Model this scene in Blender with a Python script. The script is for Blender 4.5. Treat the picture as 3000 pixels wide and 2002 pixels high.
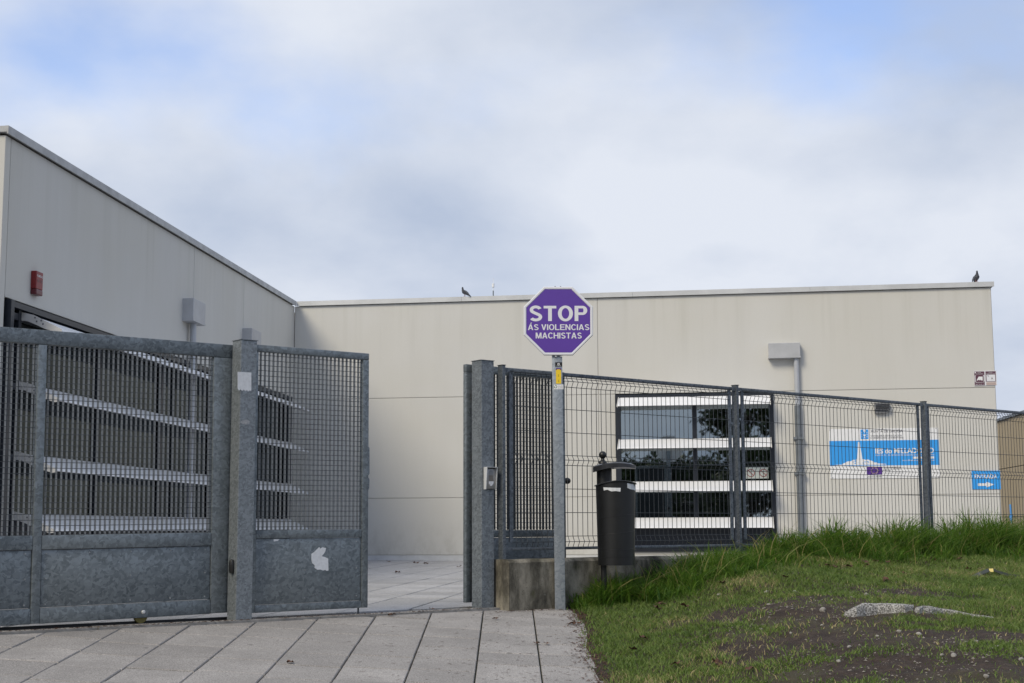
import bpy, bmesh, math, random
import numpy as np
from mathutils import Vector, Matrix

for _o in list(bpy.data.objects):
    bpy.data.objects.remove(_o, do_unlink=True)
SC = bpy.context.scene
COL = SC.collection
random.seed(7)
RNG = np.random.default_rng(11)
R = math.radians

# ------------------------------------------------------------------ camera
CAMZ = 1.76
F_PX, CX, CY = 4200.0, 1500.0, 1001.0            # focal length and centre in photograph pixels
PITCH, ROLL = math.atan((1545 - 1001) / 4200.0), -0.0039
cd = bpy.data.cameras.new('camera')
cd.sensor_width = 36.0
cd.lens = 36.0 * F_PX / 3000.0
cd.clip_start, cd.clip_end = 0.1, 3000
cam = bpy.data.objects.new('camera', cd)
COL.objects.link(cam)
CAM_R = Matrix.Rotation(R(90) + PITCH, 3, 'X') @ Matrix.Rotation(ROLL, 3, 'Z')
cam.matrix_world = Matrix.Translation((0, 0, CAMZ)) @ CAM_R.to_4x4()
SC.camera = cam

# ------------------------------------------------------------------ light
SUN_EL, SUN_AZ_VEC = R(40), Vector((-0.62, -0.785))
sd = bpy.data.lights.new('sun', 'SUN')
sd.energy, sd.angle, sd.color = 2.1, R(22), (1.0, 0.885, 0.68)
sun = bpy.data.objects.new('sun', sd)
COL.objects.link(sun)
sv = Vector((SUN_AZ_VEC.x * math.cos(SUN_EL), SUN_AZ_VEC.y * math.cos(SUN_EL), math.sin(SUN_EL)))
sun.rotation_euler = sv.to_track_quat('Z', 'Y').to_euler()

world = bpy.data.worlds.new('World')
SC.world = world
world.use_nodes = True
wt = world.node_tree
wt.nodes.clear()
def wn(t, **k):
    n = wt.nodes.new(t)
    for a, b in k.items():
        setattr(n, a, b)
    return n
sky = wn('ShaderNodeTexSky', sky_type='NISHITA')
sky.sun_disc = False
sky.sun_elevation = SUN_EL
sky.sun_rotation = math.atan2(SUN_AZ_VEC.x, SUN_AZ_VEC.y)
sky.air_density, sky.dust_density, sky.ozone_density = 1.0, 0.3, 1.5
tc = wn('ShaderNodeTexCoord')
sep = wn('ShaderNodeSeparateXYZ')
wt.links.new(tc.outputs['Generated'], sep.inputs[0])
zc = wn('ShaderNodeMath', operation='MAXIMUM'); zc.inputs[1].default_value = 0.0
wt.links.new(sep.outputs['Z'], zc.inputs[0])
za = wn('ShaderNodeMath', operation='ADD'); za.inputs[1].default_value = 0.42
wt.links.new(zc.outputs[0], za.inputs[0])
dx = wn('ShaderNodeMath', operation='DIVIDE'); dy = wn('ShaderNodeMath', operation='DIVIDE')
wt.links.new(sep.outputs['X'], dx.inputs[0]); wt.links.new(za.outputs[0], dx.inputs[1])
wt.links.new(sep.outputs['Y'], dy.inputs[0]); wt.links.new(za.outputs[0], dy.inputs[1])
cmb = wn('ShaderNodeCombineXYZ')
wt.links.new(dx.outputs[0], cmb.inputs[0]); wt.links.new(dy.outputs[0], cmb.inputs[1])
def wnoise(scale, detail, off, rough=0.55, dist=0.0):
    m = wn('ShaderNodeMapping'); m.inputs['Location'].default_value = off
    n = wn('ShaderNodeTexNoise'); n.inputs['Scale'].default_value = scale
    n.inputs['Detail'].default_value = detail; n.inputs['Roughness'].default_value = rough
    n.inputs['Distortion'].default_value = dist
    wt.links.new(cmb.outputs[0], m.inputs[0]); wt.links.new(m.outputs[0], n.inputs['Vector'])
    return n
def wramp(src, p0, c0, p1, c1, interp='EASE'):
    r = wn('ShaderNodeValToRGB'); r.color_ramp.interpolation = interp
    e = r.color_ramp.elements
    e[0].position, e[0].color = p0, c0
    e[1].position, e[1].color = p1, c1
    wt.links.new(src, r.inputs[0])
    return r
cover = wnoise(1.0, 7, (14.13, 6.97, 0.0), 0.50, 0.12)
# looking low through a cloud layer, gaps close up towards the horizon all round
hz = wn('ShaderNodeMapRange'); hz.inputs['From Min'].default_value = 0.02; hz.inputs['From Max'].default_value = 0.30
hz.inputs['To Min'].default_value = 0.17; hz.inputs['To Max'].default_value = 0.0
wt.links.new(zc.outputs[0], hz.inputs['Value'])
cadd = wn('ShaderNodeMath', operation='ADD')
wt.links.new(cover.outputs['Fac'], cadd.inputs[0]); wt.links.new(hz.outputs[0], cadd.inputs[1])
cov = wramp(cadd.outputs[0], 0.32, (0.03, 0.03, 0.03, 1), 0.48, (1, 1, 1, 1))
shade = wnoise(2.3, 8, (11.5, 14.3, 4.0), 0.52, 0.10)
CLOUD_DARK, CLOUD_LIGHT = (4.35, 5.05, 6.4, 1), (6.9, 7.3, 8.1, 1)
ccol = wramp(shade.outputs['Fac'], 0.32, CLOUD_DARK, 0.60, CLOUD_LIGHT, 'LINEAR')
skyb = wn('ShaderNodeMixRGB', blend_type='MULTIPLY'); skyb.inputs[0].default_value = 1.0
skyb.inputs[2].default_value = (1.75, 1.70, 1.90, 1)
wt.links.new(sky.outputs[0], skyb.inputs[1])
mx = wn('ShaderNodeMixRGB')
wt.links.new(cov.outputs[0], mx.inputs[0]); wt.links.new(skyb.outputs[0], mx.inputs[1]); wt.links.new(ccol.outputs[0], mx.inputs[2])
bg = wn('ShaderNodeBackground'); bg.inputs[1].default_value = 0.10
wo = wn('ShaderNodeOutputWorld')
wt.links.new(mx.outputs[0], bg.inputs[0]); wt.links.new(bg.outputs[0], wo.inputs[0])

SC.view_settings.view_transform = 'Standard'
SC.view_settings.look = 'None'
SC.view_settings.gamma = 1.0
SC.view_settings.use_curve_mapping = False
SC.view_settings.exposure = 0.15
SC.render.engine = 'CYCLES'
SC.cycles.max_bounces = 8
SC.cycles.transparent_max_bounces = 16

# ------------------------------------------------------------------ measuring helpers
CAM_P = Vector((0, 0, CAMZ))
def ray(x, y):
    return CAM_R @ Vector(((x - CX) / F_PX, -(y - CY) / F_PX, -1.0))
def at(x, y, Y):
    d = ray(x, y)
    return CAM_P + d * (Y / d.y)

class Fr:
    """upright frame: local x along a wall or gate line, local y away from the street, z up"""
    def __init__(s, o, ux, uy, slope=0.0):
        l = math.hypot(ux, uy)
        s.o = Vector(o); s.rz = math.atan2(uy, ux); s.slope = slope
        s.m = Matrix.Translation(s.o) @ Matrix.Rotation(s.rz, 4, 'Z') @ Matrix.Rotation(-math.atan(slope), 4, 'Y')
        s.mi = s.m.inverted()
    def px(s, x, y, dy=0.0):
        p = s.mi @ CAM_P
        d = s.mi.to_3x3() @ ray(x, y)
        t = (dy - p.y) / d.y
        q = p + d * t
        return q.x, q.z
    def sx(s, x, y, dy=0.0): return s.px(x, y, dy)[0]
    def sz(s, x, y, dy=0.0): return s.px(x, y, dy)[1]
    def w(s, x, y, z): return s.m @ Vector((x, y, z))

def plane_out(X, Y): return 0.0743 * Y - 0.0595 * X
def plane_in(X, Y): return 1.015 + 0.01251 * (Y - 11.8) - 0.0076 * (X + 2.35)

_o = at(690, 1813, 11.8)
UX, UY = 0.778, 0.628
GF = Fr(_o, UX, UY)                 # gate and fence line (front faces of the gate posts)
GZ = _o.z
def gate_y(X, Y):                   # signed distance behind the gate line
    return -(X - _o.x) * UY + (Y - _o.y) * UX

# vectorised value noise for scattering
_tab = RNG.random((256, 256))
def vnoise(x, y):
    xi, yi = np.floor(x).astype(int), np.floor(y).astype(int)
    fx, fy = x - xi, y - yi
    fx, fy = fx * fx * (3 - 2 * fx), fy * fy * (3 - 2 * fy)
    a, b = _tab[xi % 256, yi % 256], _tab[(xi + 1) % 256, yi % 256]
    c, d = _tab[xi % 256, (yi + 1) % 256], _tab[(xi + 1) % 256, (yi + 1) % 256]
    return (a * (1 - fx) + b * fx) * (1 - fy) + (c * (1 - fx) + d * fx) * fy
def fbm(x, y, o=4):
    s, a, n = 0, 0.5, 0
    for k in range(o):
        s = s + a * vnoise(x * 2 ** k + 17.3 * k, y * 2 ** k + 5.1 * k); n += a; a *= 0.55
    return s / n
def sstep(a, b, x):
    t = np.clip((x - a) / (b - a), 0, 1)
    return t * t * (3 - 2 * t)

# ------------------------------------------------------------------ object helpers
def link(o, parent=None):
    COL.objects.link(o)
    if parent is not None:
        o.parent = parent
    return o
def tag(o, label=None, cat=None, group=None, kind=None):
    if label: o['label'] = label
    if cat: o['category'] = cat
    if group: o['group'] = group
    if kind: o['kind'] = kind
    return o
def thing(name, label, cat, loc=(0, 0, 0), rz=0.0, group=None, matrix=None):
    o = bpy.data.objects.new(name, None)
    o.empty_display_size = 0.1
    COL.objects.link(o)
    if matrix is not None:
        o.matrix_world = matrix
    else:
        o.location = loc
        o.rotation_euler = (0, 0, rz)
    return tag(o, label, cat, group)

class MB:
    def __init__(s): s.v, s.f = [], []
    def add(s, vs, fs):
        b = len(s.v)
        s.v += [tuple(p) for p in vs]
        s.f += [tuple(i + b for i in f) for f in fs]
        return s
    def box(s, x0, x1, y0, y1, z0, z1, ch=0.0):
        if ch <= 0:
            return s.add([(x0, y0, z0), (x1, y0, z0), (x1, y1, z0), (x0, y1, z0), (x0, y0, z1), (x1, y0, z1), (x1, y1, z1), (x0, y1, z1)],
                         [(0, 3, 2, 1), (4, 5, 6, 7), (0, 1, 5, 4), (1, 2, 6, 5), (2, 3, 7, 6), (3, 0, 4, 7)])
        bm = bmesh.new()
        bmesh.ops.create_cube(bm, size=1)
        for v in bm.verts:
            v.co = ((x0 + x1) / 2 + v.co.x * (x1 - x0), (y0 + y1) / 2 + v.co.y * (y1 - y0), (z0 + z1) / 2 + v.co.z * (z1 - z0))
        bmesh.ops.bevel(bm, geom=bm.edges[:], offset=ch, segments=2, profile=0.5, affect='EDGES')
        bm.verts.ensure_lookup_table()
        for i, v in enumerate(bm.verts): v.index = i
        s.add([v.co[:] for v in bm.verts], [[v.index for v in f.verts] for f in bm.faces])
        bm.free()
        return s
    def tube(s, pts, r, n=6, cap=True):
        pts = [Vector(p) for p in pts]
        rs = r if isinstance(r, (list, tuple)) else [r] * len(pts)
        rings = []
        prev = None
        for i, p in enumerate(pts):
            d = (pts[min(i + 1, len(pts) - 1)] - pts[max(i - 1, 0)]).normalized()
            if prev is None:
                a = Vector((0, 0, 1)) if abs(d.z) < 0.9 else Vector((1, 0, 0))
                e1 = d.cross(a).normalized()
            else:
                e1 = (prev - d * prev.dot(d)).normalized()
            prev = e1
            e2 = d.cross(e1)
            rings.append([p + (e1 * math.cos(2 * math.pi * k / n) + e2 * math.sin(2 * math.pi * k / n)) * rs[i] for k in range(n)])
        vs = [q for rg in rings for q in rg]
        fs = []
        for i in range(len(pts) - 1):
            for k in range(n):
                k2 = (k + 1) % n
                fs.append((i * n + k, i * n + k2, (i + 1) * n + k2, (i + 1) * n + k))
        if cap:
            fs.append(tuple(range(n - 1, -1, -1)))
            fs.append(tuple((len(pts) - 1) * n + k for k in range(n)))
        return s.add(vs, fs)
    def lathe(s, prof, n=24, c=(0, 0)):
        vs, fs = [], []
        for r, z in prof:
            for k in range(n):
                a = 2 * math.pi * k / n
                vs.append((c[0] + r * math.cos(a), c[1] + r * math.sin(a), z))
        for i in range(len(prof) - 1):
            for k in range(n):
                k2 = (k + 1) % n
                fs.append((i * n + k, i * n + k2, (i + 1) * n + k2, (i + 1) * n + k))
        fs.append(tuple(range(n - 1, -1, -1)))
        fs.append(tuple((len(prof) - 1) * n + k for k in range(n)))
        return s.add(vs, fs)
    def prism(s, poly, axis, a, b):
        """poly in the two other axes (order x<y<z), extruded along axis from a to b"""
        def mk(p, t):
            return {'x': (t, p[0], p[1]), 'y': (p[0], t, p[1]), 'z': (p[0], p[1], t)}[axis]
        n = len(poly)
        vs = [mk(p, a) for p in poly] + [mk(p, b) for p in poly]
        fs = [tuple(range(n - 1, -1, -1)), tuple(range(n, 2 * n))] + [(i, (i + 1) % n, n + (i + 1) % n, n + i) for i in range(n)]
        return s.add(vs, fs)
    def mesh(s, name):
        me = bpy.data.meshes.new(name)
        me.from_pydata(s.v, [], s.f)
        bm = bmesh.new(); bm.from_mesh(me)
        bmesh.ops.recalc_face_normals(bm, faces=bm.faces[:])
        bm.to_mesh(me); bm.free()
        return me
    def build(s, name, mat, parent=None, smooth=False, bevel=0.0):
        me = s.mesh(name)
        me.materials.append(mat)
        if smooth:
            me.polygons.foreach_set('use_smooth', [True] * len(me.polygons))
            me.set_sharp_from_angle(angle=R(40))
        o = link(bpy.data.objects.new(name, me), parent)
        return o
def inst(name, me, parent, loc, rot=(0, 0, 0), scale=(1, 1, 1)):
    o = link(bpy.data.objects.new(name, me), parent)
    o.location, o.rotation_euler, o.scale = loc, rot, scale
    return o

def text_mesh(body, h, width=None, bold=0.0, spacing=1.0):
    """flat lettering: capital height h, scaled to the given width; verts in local (x, z), baseline at 0, starts at x 0"""
    cu = bpy.data.curves.new('lettering', 'FONT')
    cu.body = body; cu.size = 1.0; cu.offset = bold; cu.space_character = spacing
    cu.resolution_u = 4
    ob = bpy.data.objects.new('lettering', cu)
    COL.objects.link(ob)
    bpy.context.view_layer.update()
    dg = bpy.context.evaluated_depsgraph_get()
    me = bpy.data.meshes.new_from_object(ob.evaluated_get(dg))
    bpy.data.objects.remove(ob, do_unlink=True)
    n = len(me.vertices)
    co = np.empty(n * 3); me.vertices.foreach_get('co', co); co = co.reshape(-1, 3)
    x0, x1 = co[:, 0].min(), co[:, 0].max()
    cap = 0.729
    sx = width / (x1 - x0) if width else h / cap
    out = np.zeros_like(co)
    out[:, 0] = (co[:, 0] - x0) * sx
    out[:, 2] = co[:, 1] * (h / cap)
    me.vertices.foreach_set('co', out.ravel())
    me.update()
    return me
def letters(parent, body, x, z, y, h, width, mat, bold=0.0, spacing=1.0, name='lettering'):
    me = text_mesh(body, h, width, bold, spacing)
    me.materials.append(mat)
    o = link(bpy.data.objects.new(name, me), parent)
    o.location = (x, y, z)
    return o

# ------------------------------------------------------------------ materials
def nt(name):
    m = bpy.data.materials.new(name)
    m.use_nodes = True
    t = m.node_tree
    return m, t, t.nodes['Principled BSDF']
def N(t, typ, **k):
    n = t.nodes.new(typ)
    for a, b in k.items(): setattr(n, a, b)
    return n
def pos(t, scale=(1, 1, 1), rot=(0, 0, 0), obj=False):
    if obj:
        g = N(t, 'ShaderNodeTexCoord').outputs['Object']
    else:
        g = N(t, 'ShaderNodeNewGeometry').outputs['Position']
    m = N(t, 'ShaderNodeMapping')
    m.inputs['Scale'].default_value = scale; m.inputs['Rotation'].default_value = rot
    t.links.new(g, m.inputs[0])
    return m.outputs[0]
def noise(t, vec, scale, detail=3, rough=0.55, dist=0.0):
    n = N(t, 'ShaderNodeTexNoise')
    n.inputs['Scale'].default_value = scale; n.inputs['Detail'].default_value = detail
    n.inputs['Roughness'].default_value = rough; n.inputs['Distortion'].default_value = dist
    t.links.new(vec, n.inputs['Vector'])
    return n.outputs['Fac']
def ramp(t, fac, stops, interp='LINEAR'):
    r = N(t, 'ShaderNodeValToRGB'); r.color_ramp.interpolation = interp
    e = r.color_ramp.elements
    while len(e) < len(stops): e.new(0.5)
    for i, (p, c) in enumerate(stops):
        e[i].position = p
        e[i].color = (c, c, c, 1) if isinstance(c, (int, float)) else (*c, 1)
    t.links.new(fac, r.inputs[0])
    return r.outputs['Color']
def mixc(t, fac, a, b, mode='MIX'):
    n = N(t, 'ShaderNodeMixRGB', blend_type=mode)
    for i, v in ((0, fac), (1, a), (2, b)):
        if hasattr(v, 'is_output'): t.links.new(v, n.inputs[i])
        elif isinstance(v, (int, float)) and i == 0: n.inputs[0].default_value = v
        else: n.inputs[i].default_value = (*v, 1) if not isinstance(v, (int, float)) else (v, v, v, 1)
    return n.outputs[0]
def bump(t, b, h, strength=0.3, dist=0.01):
    n = N(t, 'ShaderNodeBump')
    n.inputs['Strength'].default_value = strength; n.inputs['Distance'].default_value = dist
    t.links.new(h, n.inputs['Height']); t.links.new(n.outputs[0], b.inputs['Normal'])
def plain(name, c, rough=0.5, metal=0.0, var=0.0, vs=8.0, spec=0.5):
    m, t, b = nt(name)
    b.inputs['Roughness'].default_value = rough
    b.inputs['Metallic'].default_value = metal
    b.inputs['Specular IOR Level'].default_value = spec
    if var > 0:
        f = noise(t, pos(t), vs, 4, 0.6)
        t.links.new(ramp(t, f, [(0.25, tuple(x * (1 - var) for x in c)), (0.75, tuple(min(1, x * (1 + var)) for x in c))]), b.inputs['Base Color'])
    else:
        b.inputs['Base Color'].default_value = (*c, 1)
    return m

def galvanised(name, lo, hi, scale=1.0, metal=0.35, rough=0.5):
    m, t, b = nt(name)
    p = pos(t, rot=(0.2, 0.3, 0.65))
    warp = N(t, 'ShaderNodeTexNoise'); warp.inputs['Scale'].default_value = 16 * scale; warp.inputs['Detail'].default_value = 4
    t.links.new(p, warp.inputs['Vector'])
    ad = N(t, 'ShaderNodeVectorMath', operation='MULTIPLY_ADD')
    ad.inputs[1].default_value = (0.10 / scale,) * 3
    t.links.new(warp.outputs['Color'], ad.inputs[0]); t.links.new(p, ad.inputs[2])
    mp = N(t, 'ShaderNodeMapping'); mp.inputs['Rotation'].default_value = (0, 0.6, 0); mp.inputs['Scale'].default_value = (0.8, 1, 1.5)
    t.links.new(ad.outputs[0], mp.inputs[0])
    v = N(t, 'ShaderNodeTexVoronoi'); v.inputs['Scale'].default_value = 36 * scale
    v.inputs['Randomness'].default_value = 1.0
    t.links.new(mp.outputs[0], v.inputs['Vector'])
    sp = N(t, 'ShaderNodeSeparateColor'); t.links.new(v.outputs['Color'], sp.inputs[0])
    big = noise(t, p, 3.5, 4, 0.6)
    f = N(t, 'ShaderNodeMath', operation='MULTIPLY_ADD'); f.inputs[1].default_value = 0.60
    t.links.new(sp.outputs[0], f.inputs[0])
    sc = N(t, 'ShaderNodeMath', operation='MULTIPLY'); sc.inputs[1].default_value = 0.48
    t.links.new(big, sc.inputs[0]); t.links.new(sc.outputs[0], f.inputs[2])
    oi = N(t, 'ShaderNodeObjectInfo')
    pv = N(t, 'ShaderNodeMath', operation='MULTIPLY_ADD'); pv.inputs[1].default_value = 0.22; pv.inputs[2].default_value = -0.11
    t.links.new(oi.outputs['Random'], pv.inputs[0])
    f2 = N(t, 'ShaderNodeMath', operation='ADD'); t.links.new(f.outputs[0], f2.inputs[0]); t.links.new(pv.outputs[0], f2.inputs[1])
    f = f2
    c = ramp(t, f.outputs[0], [(0.15, lo), (0.45, tuple((a * 0.6 + d * 0.4) for a, d in zip(lo, hi))), (0.9, hi)])
    # pale oxide scuffs and dirt runs
    fine = noise(t, pos(t, (1, 1, 0.35)), 55, 3, 0.7)
    c = mixc(t, ramp(t, fine, [(0.60, 0.0), (0.74, 0.45)]), c, tuple(x * 1.25 for x in hi))
    t.links.new(c, b.inputs['Base Color'])
    t.links.new(ramp(t, f.outputs[0], [(0.1, rough + 0.1), (0.9, rough - 0.1)]), b.inputs['Roughness'])
    b.inputs['Metallic'].default_value = metal
    bump(t, b, fine, 0.06, 0.004)
    return m

def plaster(name, c, streak=0.035, dirt=(0.30, 0.30, 0.28)):
    m, t, b = nt(name)
    n1 = noise(t, pos(t, (1.0, 1.0, 0.16)), 1.8, 5, 0.6)
    n2 = noise(t, pos(t), 0.6, 3, 0.5)
    n3 = noise(t, pos(t, (5, 5, 0.25)), 3.5, 4, 0.65)
    col = ramp(t, n1, [(0.3, tuple(x * (1 - streak) for x in c)), (0.7, tuple(x * (1 + streak * 0.5) for x in c))])
    col = mixc(t, ramp(t, n2, [(0.35, 0.0), (0.75, 0.5)]), col, (c[0] * 0.93, c[1] * 0.91, c[2] * 0.84))
    col = mixc(t, ramp(t, n3, [(0.60, 0.0), (0.85, 0.10)]), col, dirt)
    oi = N(t, 'ShaderNodeObjectInfo')
    col = mixc(t, 1.0, col, ramp(t, oi.outputs['Random'], [(0.0, 0.955), (1.0, 1.0)]), 'MULTIPLY')
    # rain streaks hanging from the coping and splash dirt at the foot
    gz = N(t, 'ShaderNodeNewGeometry'); sz_ = N(t, 'ShaderNodeSeparateXYZ'); t.links.new(gz.outputs['Position'], sz_.inputs[0])
    top = N(t, 'ShaderNodeMapRange'); top.inputs['From Min'].default_value = 4.4; top.inputs['From Max'].default_value = 5.8
    t.links.new(sz_.outputs['Z'], top.inputs['Value'])
    st = noise(t, pos(t, (3.2, 3.2, 0.10)), 1.6, 5, 0.65)
    sm = mixc(t, 1.0, ramp(t, st, [(0.50, 0.0), (0.85, 0.38)]), top.outputs[0], 'MULTIPLY')
    col = mixc(t, sm, col, (c[0] * 0.60, c[1] * 0.60, c[2] * 0.53))
    bot = N(t, 'ShaderNodeMapRange'); bot.inputs['From Min'].default_value = 1.9; bot.inputs['From Max'].default_value = 1.2
    t.links.new(sz_.outputs['Z'], bot.inputs['Value'])
    sp_ = noise(t, pos(t, (2, 2, 1.2)), 3.0, 5, 0.7)
    bm_ = mixc(t, 1.0, ramp(t, sp_, [(0.42, 0.0), (0.75, 0.55)]), bot.outputs[0], 'MULTIPLY')
    col = mixc(t, bm_, col, (c[0] * 0.55, c[1] * 0.53, c[2] * 0.47))
    grain = noise(t, pos(t), 260, 2, 0.6)
    col = mixc(t, 0.10, col, ramp(t, grain, [(0.3, 0.2), (0.7, 0.8)]), 'OVERLAY')
    t.links.new(col, b.inputs['Base Color'])
    b.inputs['Roughness'].default_value = 0.85
    b.inputs['Specular IOR Level'].default_value = 0.25
    bump(t, b, grain, 0.15, 0.003)
    return m

def glass(name, tint, refl=1.0, fres=0.6):
    m = bpy.data.materials.new(name); m.use_nodes = True
    t = m.node_tree; t.nodes.clear()
    o = N(t, 'ShaderNodeOutputMaterial')
    tr = N(t, 'ShaderNodeBsdfTransparent'); tr.inputs[0].default_value = (*tint, 1)
    g = N(t, 'ShaderNodeBsdfGlossy'); g.inputs['Roughness'].default_value = 0.015; g.inputs[0].default_value = (0.86, 0.95, 0.97, 1)
    fr = N(t, 'ShaderNodeFresnel'); fr.inputs[0].default_value = 1.5
    ml = N(t, 'ShaderNodeMath', operation='MULTIPLY_ADD'); ml.inputs[1].default_value = fres; ml.inputs[2].default_value = refl; ml.use_clamp = True
    t.links.new(fr.outputs[0], ml.inputs[0])
    mxs = N(t, 'ShaderNodeMixShader')
    t.links.new(ml.outputs[0], mxs.inputs[0]); t.links.new(tr.outputs[0], mxs.inputs[1]); t.links.new(g.outputs[0], mxs.inputs[2])
    t.links.new(mxs.outputs[0], o.inputs[0])
    return m

def slab_mat(name, c, moss=0.0, rough=0.8, spec=0.3):
    m, t, b = nt(name)
    oi = N(t, 'ShaderNodeObjectInfo')
    base = ramp(t, oi.outputs['Random'], [(0.0, tuple(x * 0.84 for x in c)), (1.0, tuple(x * 1.10 for x in c))])
    g = noise(t, pos(t), 110, 3, 0.8)
    base = mixc(t, 0.75, base, ramp(t, g, [(0.30, 0.05), (0.5, 0.5), (0.70, 1.0)]), 'OVERLAY')
    st = noise(t, pos(t, (1, 1, 1)), 1.7, 5, 0.65)
    base = mixc(t, ramp(t, st, [(0.42, 0.0), (0.72, 0.55)]), base, tuple(x * 0.60 for x in c))
    st2 = noise(t, pos(t, (0.7, 2.2, 1)), 9, 4, 0.7)
    base = mixc(t, ramp(t, st2, [(0.62, 0.0), (0.72, 0.5)]), base, (0.07, 0.06, 0.05))
    gum = N(t, 'ShaderNodeTexVoronoi'); gum.inputs['Scale'].default_value = 3.1; t.links.new(pos(t), gum.inputs['Vector'])
    base = mixc(t, ramp(t, gum.outputs['Distance'], [(0.055, 0.65), (0.075, 0.0)]), base, tuple(x * 0.35 for x in c))
    t.links.new(base, b.inputs['Base Color'])
    b.inputs['Roughness'].default_value = rough
    b.inputs['Specular IOR Level'].default_value = spec
    bump(t, b, g, 0.35, 0.003)
    return m

M = {}
M['galv'] = galvanised('galvanised_steel', (0.095, 0.112, 0.121), (0.205, 0.234, 0.248))
M['galv_post'] = galvanised('galvanised_post_steel', (0.105, 0.12, 0.132), (0.235, 0.26, 0.275), 1.5)
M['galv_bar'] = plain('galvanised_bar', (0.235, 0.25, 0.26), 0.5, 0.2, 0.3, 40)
M['galv_bar_shaded'] = plain('dark_shaded_bar', (0.055, 0.063, 0.07), 0.55, 0.2, 0.45, 40)  # dark steel of the open leaf, its shade put into the colour
M['galv_sign'] = galvanised('galvanised_sign_post', (0.22, 0.25, 0.28), (0.36, 0.40, 0.44), 1.2, 0.4, 0.42)
M['fence'] = plain('fence_steel', (0.050, 0.058, 0.066), 0.5, 0.3, 0.45, 30)
M['fence_post'] = galvanised('fence_post_steel', (0.05, 0.06, 0.072), (0.15, 0.17, 0.19), 1.4)
M['weld'] = plain('rusty_hinge', (0.14, 0.11, 0.09), 0.7, 0.2, 0.4, 60)
M['wall'] = plaster('cream_wall_panel', (0.605, 0.600, 0.570))
M['wall_side'] = M['wall']
M['core'] = plain('joint_filler', (0.44, 0.43, 0.40), 0.9)
M['coping'] = plain('coping_metal', (0.55, 0.56, 0.56), 0.45, 0.3, 0.12, 3)
M['coping_worn_shaded'] = plain('weathered_shaded_coping', (0.40, 0.41, 0.415), 0.6, 0.1, 0.25, 5)  # left wing's darker copy: streaky grime plus its shade put into the colour
M['roof'] = plain('roof_gravel', (0.30, 0.29, 0.28), 0.9, 0, 0.2, 20)
M['frame'] = plain('window_frame_grey', (0.022, 0.027, 0.037), 0.4, 0.3, 0.1, 10)
M['louvre'] = plain('white_louvre', (0.80, 0.81, 0.83), 0.38, 0.0, 0.05, 4)
M['bracket'] = plain('louvre_bracket', (0.62, 0.61, 0.58), 0.5, 0.1, 0.08, 12)
M['glass'] = glass('window_glass', (0.20, 0.225, 0.235), 0.32)
M['glass_left'] = glass('left_window_glass', (0.20, 0.22, 0.225), 0.02, 0.34)
M['room'] = plain('room_wall', (0.07, 0.068, 0.065), 0.9)
M['pipe'] = plain('grey_downpipe', (0.42, 0.44, 0.47), 0.4, 0.1, 0.08, 6)
M['pipe_dark'] = plain('downpipe_sleeve', (0.17, 0.19, 0.21), 0.5, 0.3, 0.15, 10)
M['hopper'] = plain('grey_hopper', (0.43, 0.44, 0.455), 0.5, 0.1, 0.10, 5)
M['plinth'] = plain('white_plinth', (0.56, 0.57, 0.57), 0.7, 0, 0.12, 6)
M['tan'] = plaster('tan_wall', (0.44, 0.365, 0.25))
M['red'] = plain('alarm_red', (0.20, 0.010, 0.012), 0.4, 0, 0.1, 30)
M['red_dark'] = plain('alarm_dark_red', (0.10, 0.008, 0.015), 0.3)
M['white'] = plain('white_print', (0.78, 0.79, 0.80), 0.45, 0, 0.04, 10)
M['paper'] = plain('torn_paper', (0.62, 0.64, 0.66), 0.8, 0, 0.12, 35)
M['purple'] = plain('sign_purple', (0.105, 0.045, 0.33), 0.35, 0, 0.05, 6)
M['rim'] = plain('sign_rim_white', (0.72, 0.73, 0.76), 0.3)
M['blue'] = plain('plaque_blue', (0.035, 0.33, 0.82), 0.4)
M['euro'] = plain('flag_violet', (0.09, 0.03, 0.26), 0.4)
M['gold'] = plain('star_gold', (0.75, 0.62, 0.22), 0.5)
M['ink'] = plain('grey_ink', (0.12, 0.12, 0.14), 0.6)
M['maroon'] = plain('plaque_maroon', (0.11, 0.045, 0.07), 0.4)
M['peach'] = plain('plaque_peach', (0.60, 0.48, 0.42), 0.5)
M['yellow'] = plain('sticker_yellow', (0.80, 0.56, 0.02), 0.4)
M['black'] = plain('sticker_black', (0.012, 0.012, 0.013), 0.4)
M['green_ink'] = plain('logo_green', (0.02, 0.13, 0.06), 0.5)
M['bin'] = plain('black_bin_paint', (0.007, 0.0075, 0.008), 0.42, 0, 0.3, 9)
M['lid'] = plain('black_lid_paint', (0.02, 0.021, 0.024), 0.30, 0, 0.2, 6)
M['rubber'] = plain('black_rubber', (0.012, 0.012, 0.012), 0.35)
M['lamp'] = plain('lamp_grey', (0.19, 0.195, 0.205), 0.5, 0, 0.1, 20)
M['lampglass'] = plain('lamp_diffuser', (0.05, 0.05, 0.055), 0.15)
M['silver'] = plain('intercom_silver', (0.30, 0.29, 0.275), 0.4, 0.4, 0.1, 30)
M['hood'] = plain('intercom_hood', (0.60, 0.61, 0.61), 0.4, 0.2, 0.05, 20)
M['bird'] = plain('pigeon_grey', (0.085, 0.092, 0.11), 0.7, 0, 0.35, 25)
M['bird_dark'] = plain('pigeon_dark', (0.02, 0.024, 0.036), 0.6)
M['bird_leg'] = plain('pigeon_leg', (0.30, 0.11, 0.10), 0.7)
M['leaf'] = plain('dead_leaf', (0.085, 0.040, 0.022), 0.8, 0, 0.6, 40)
M['stone'] = plain('pale_stone', (0.30, 0.285, 0.26), 0.85, 0, 0.45, 30)
M['strap'] = plain('dark_strap', (0.02, 0.024, 0.014), 0.35)
M['brass'] = plain('wheel_brass', (0.20, 0.165, 0.05), 0.5, 0.4, 0.2, 30)
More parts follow.
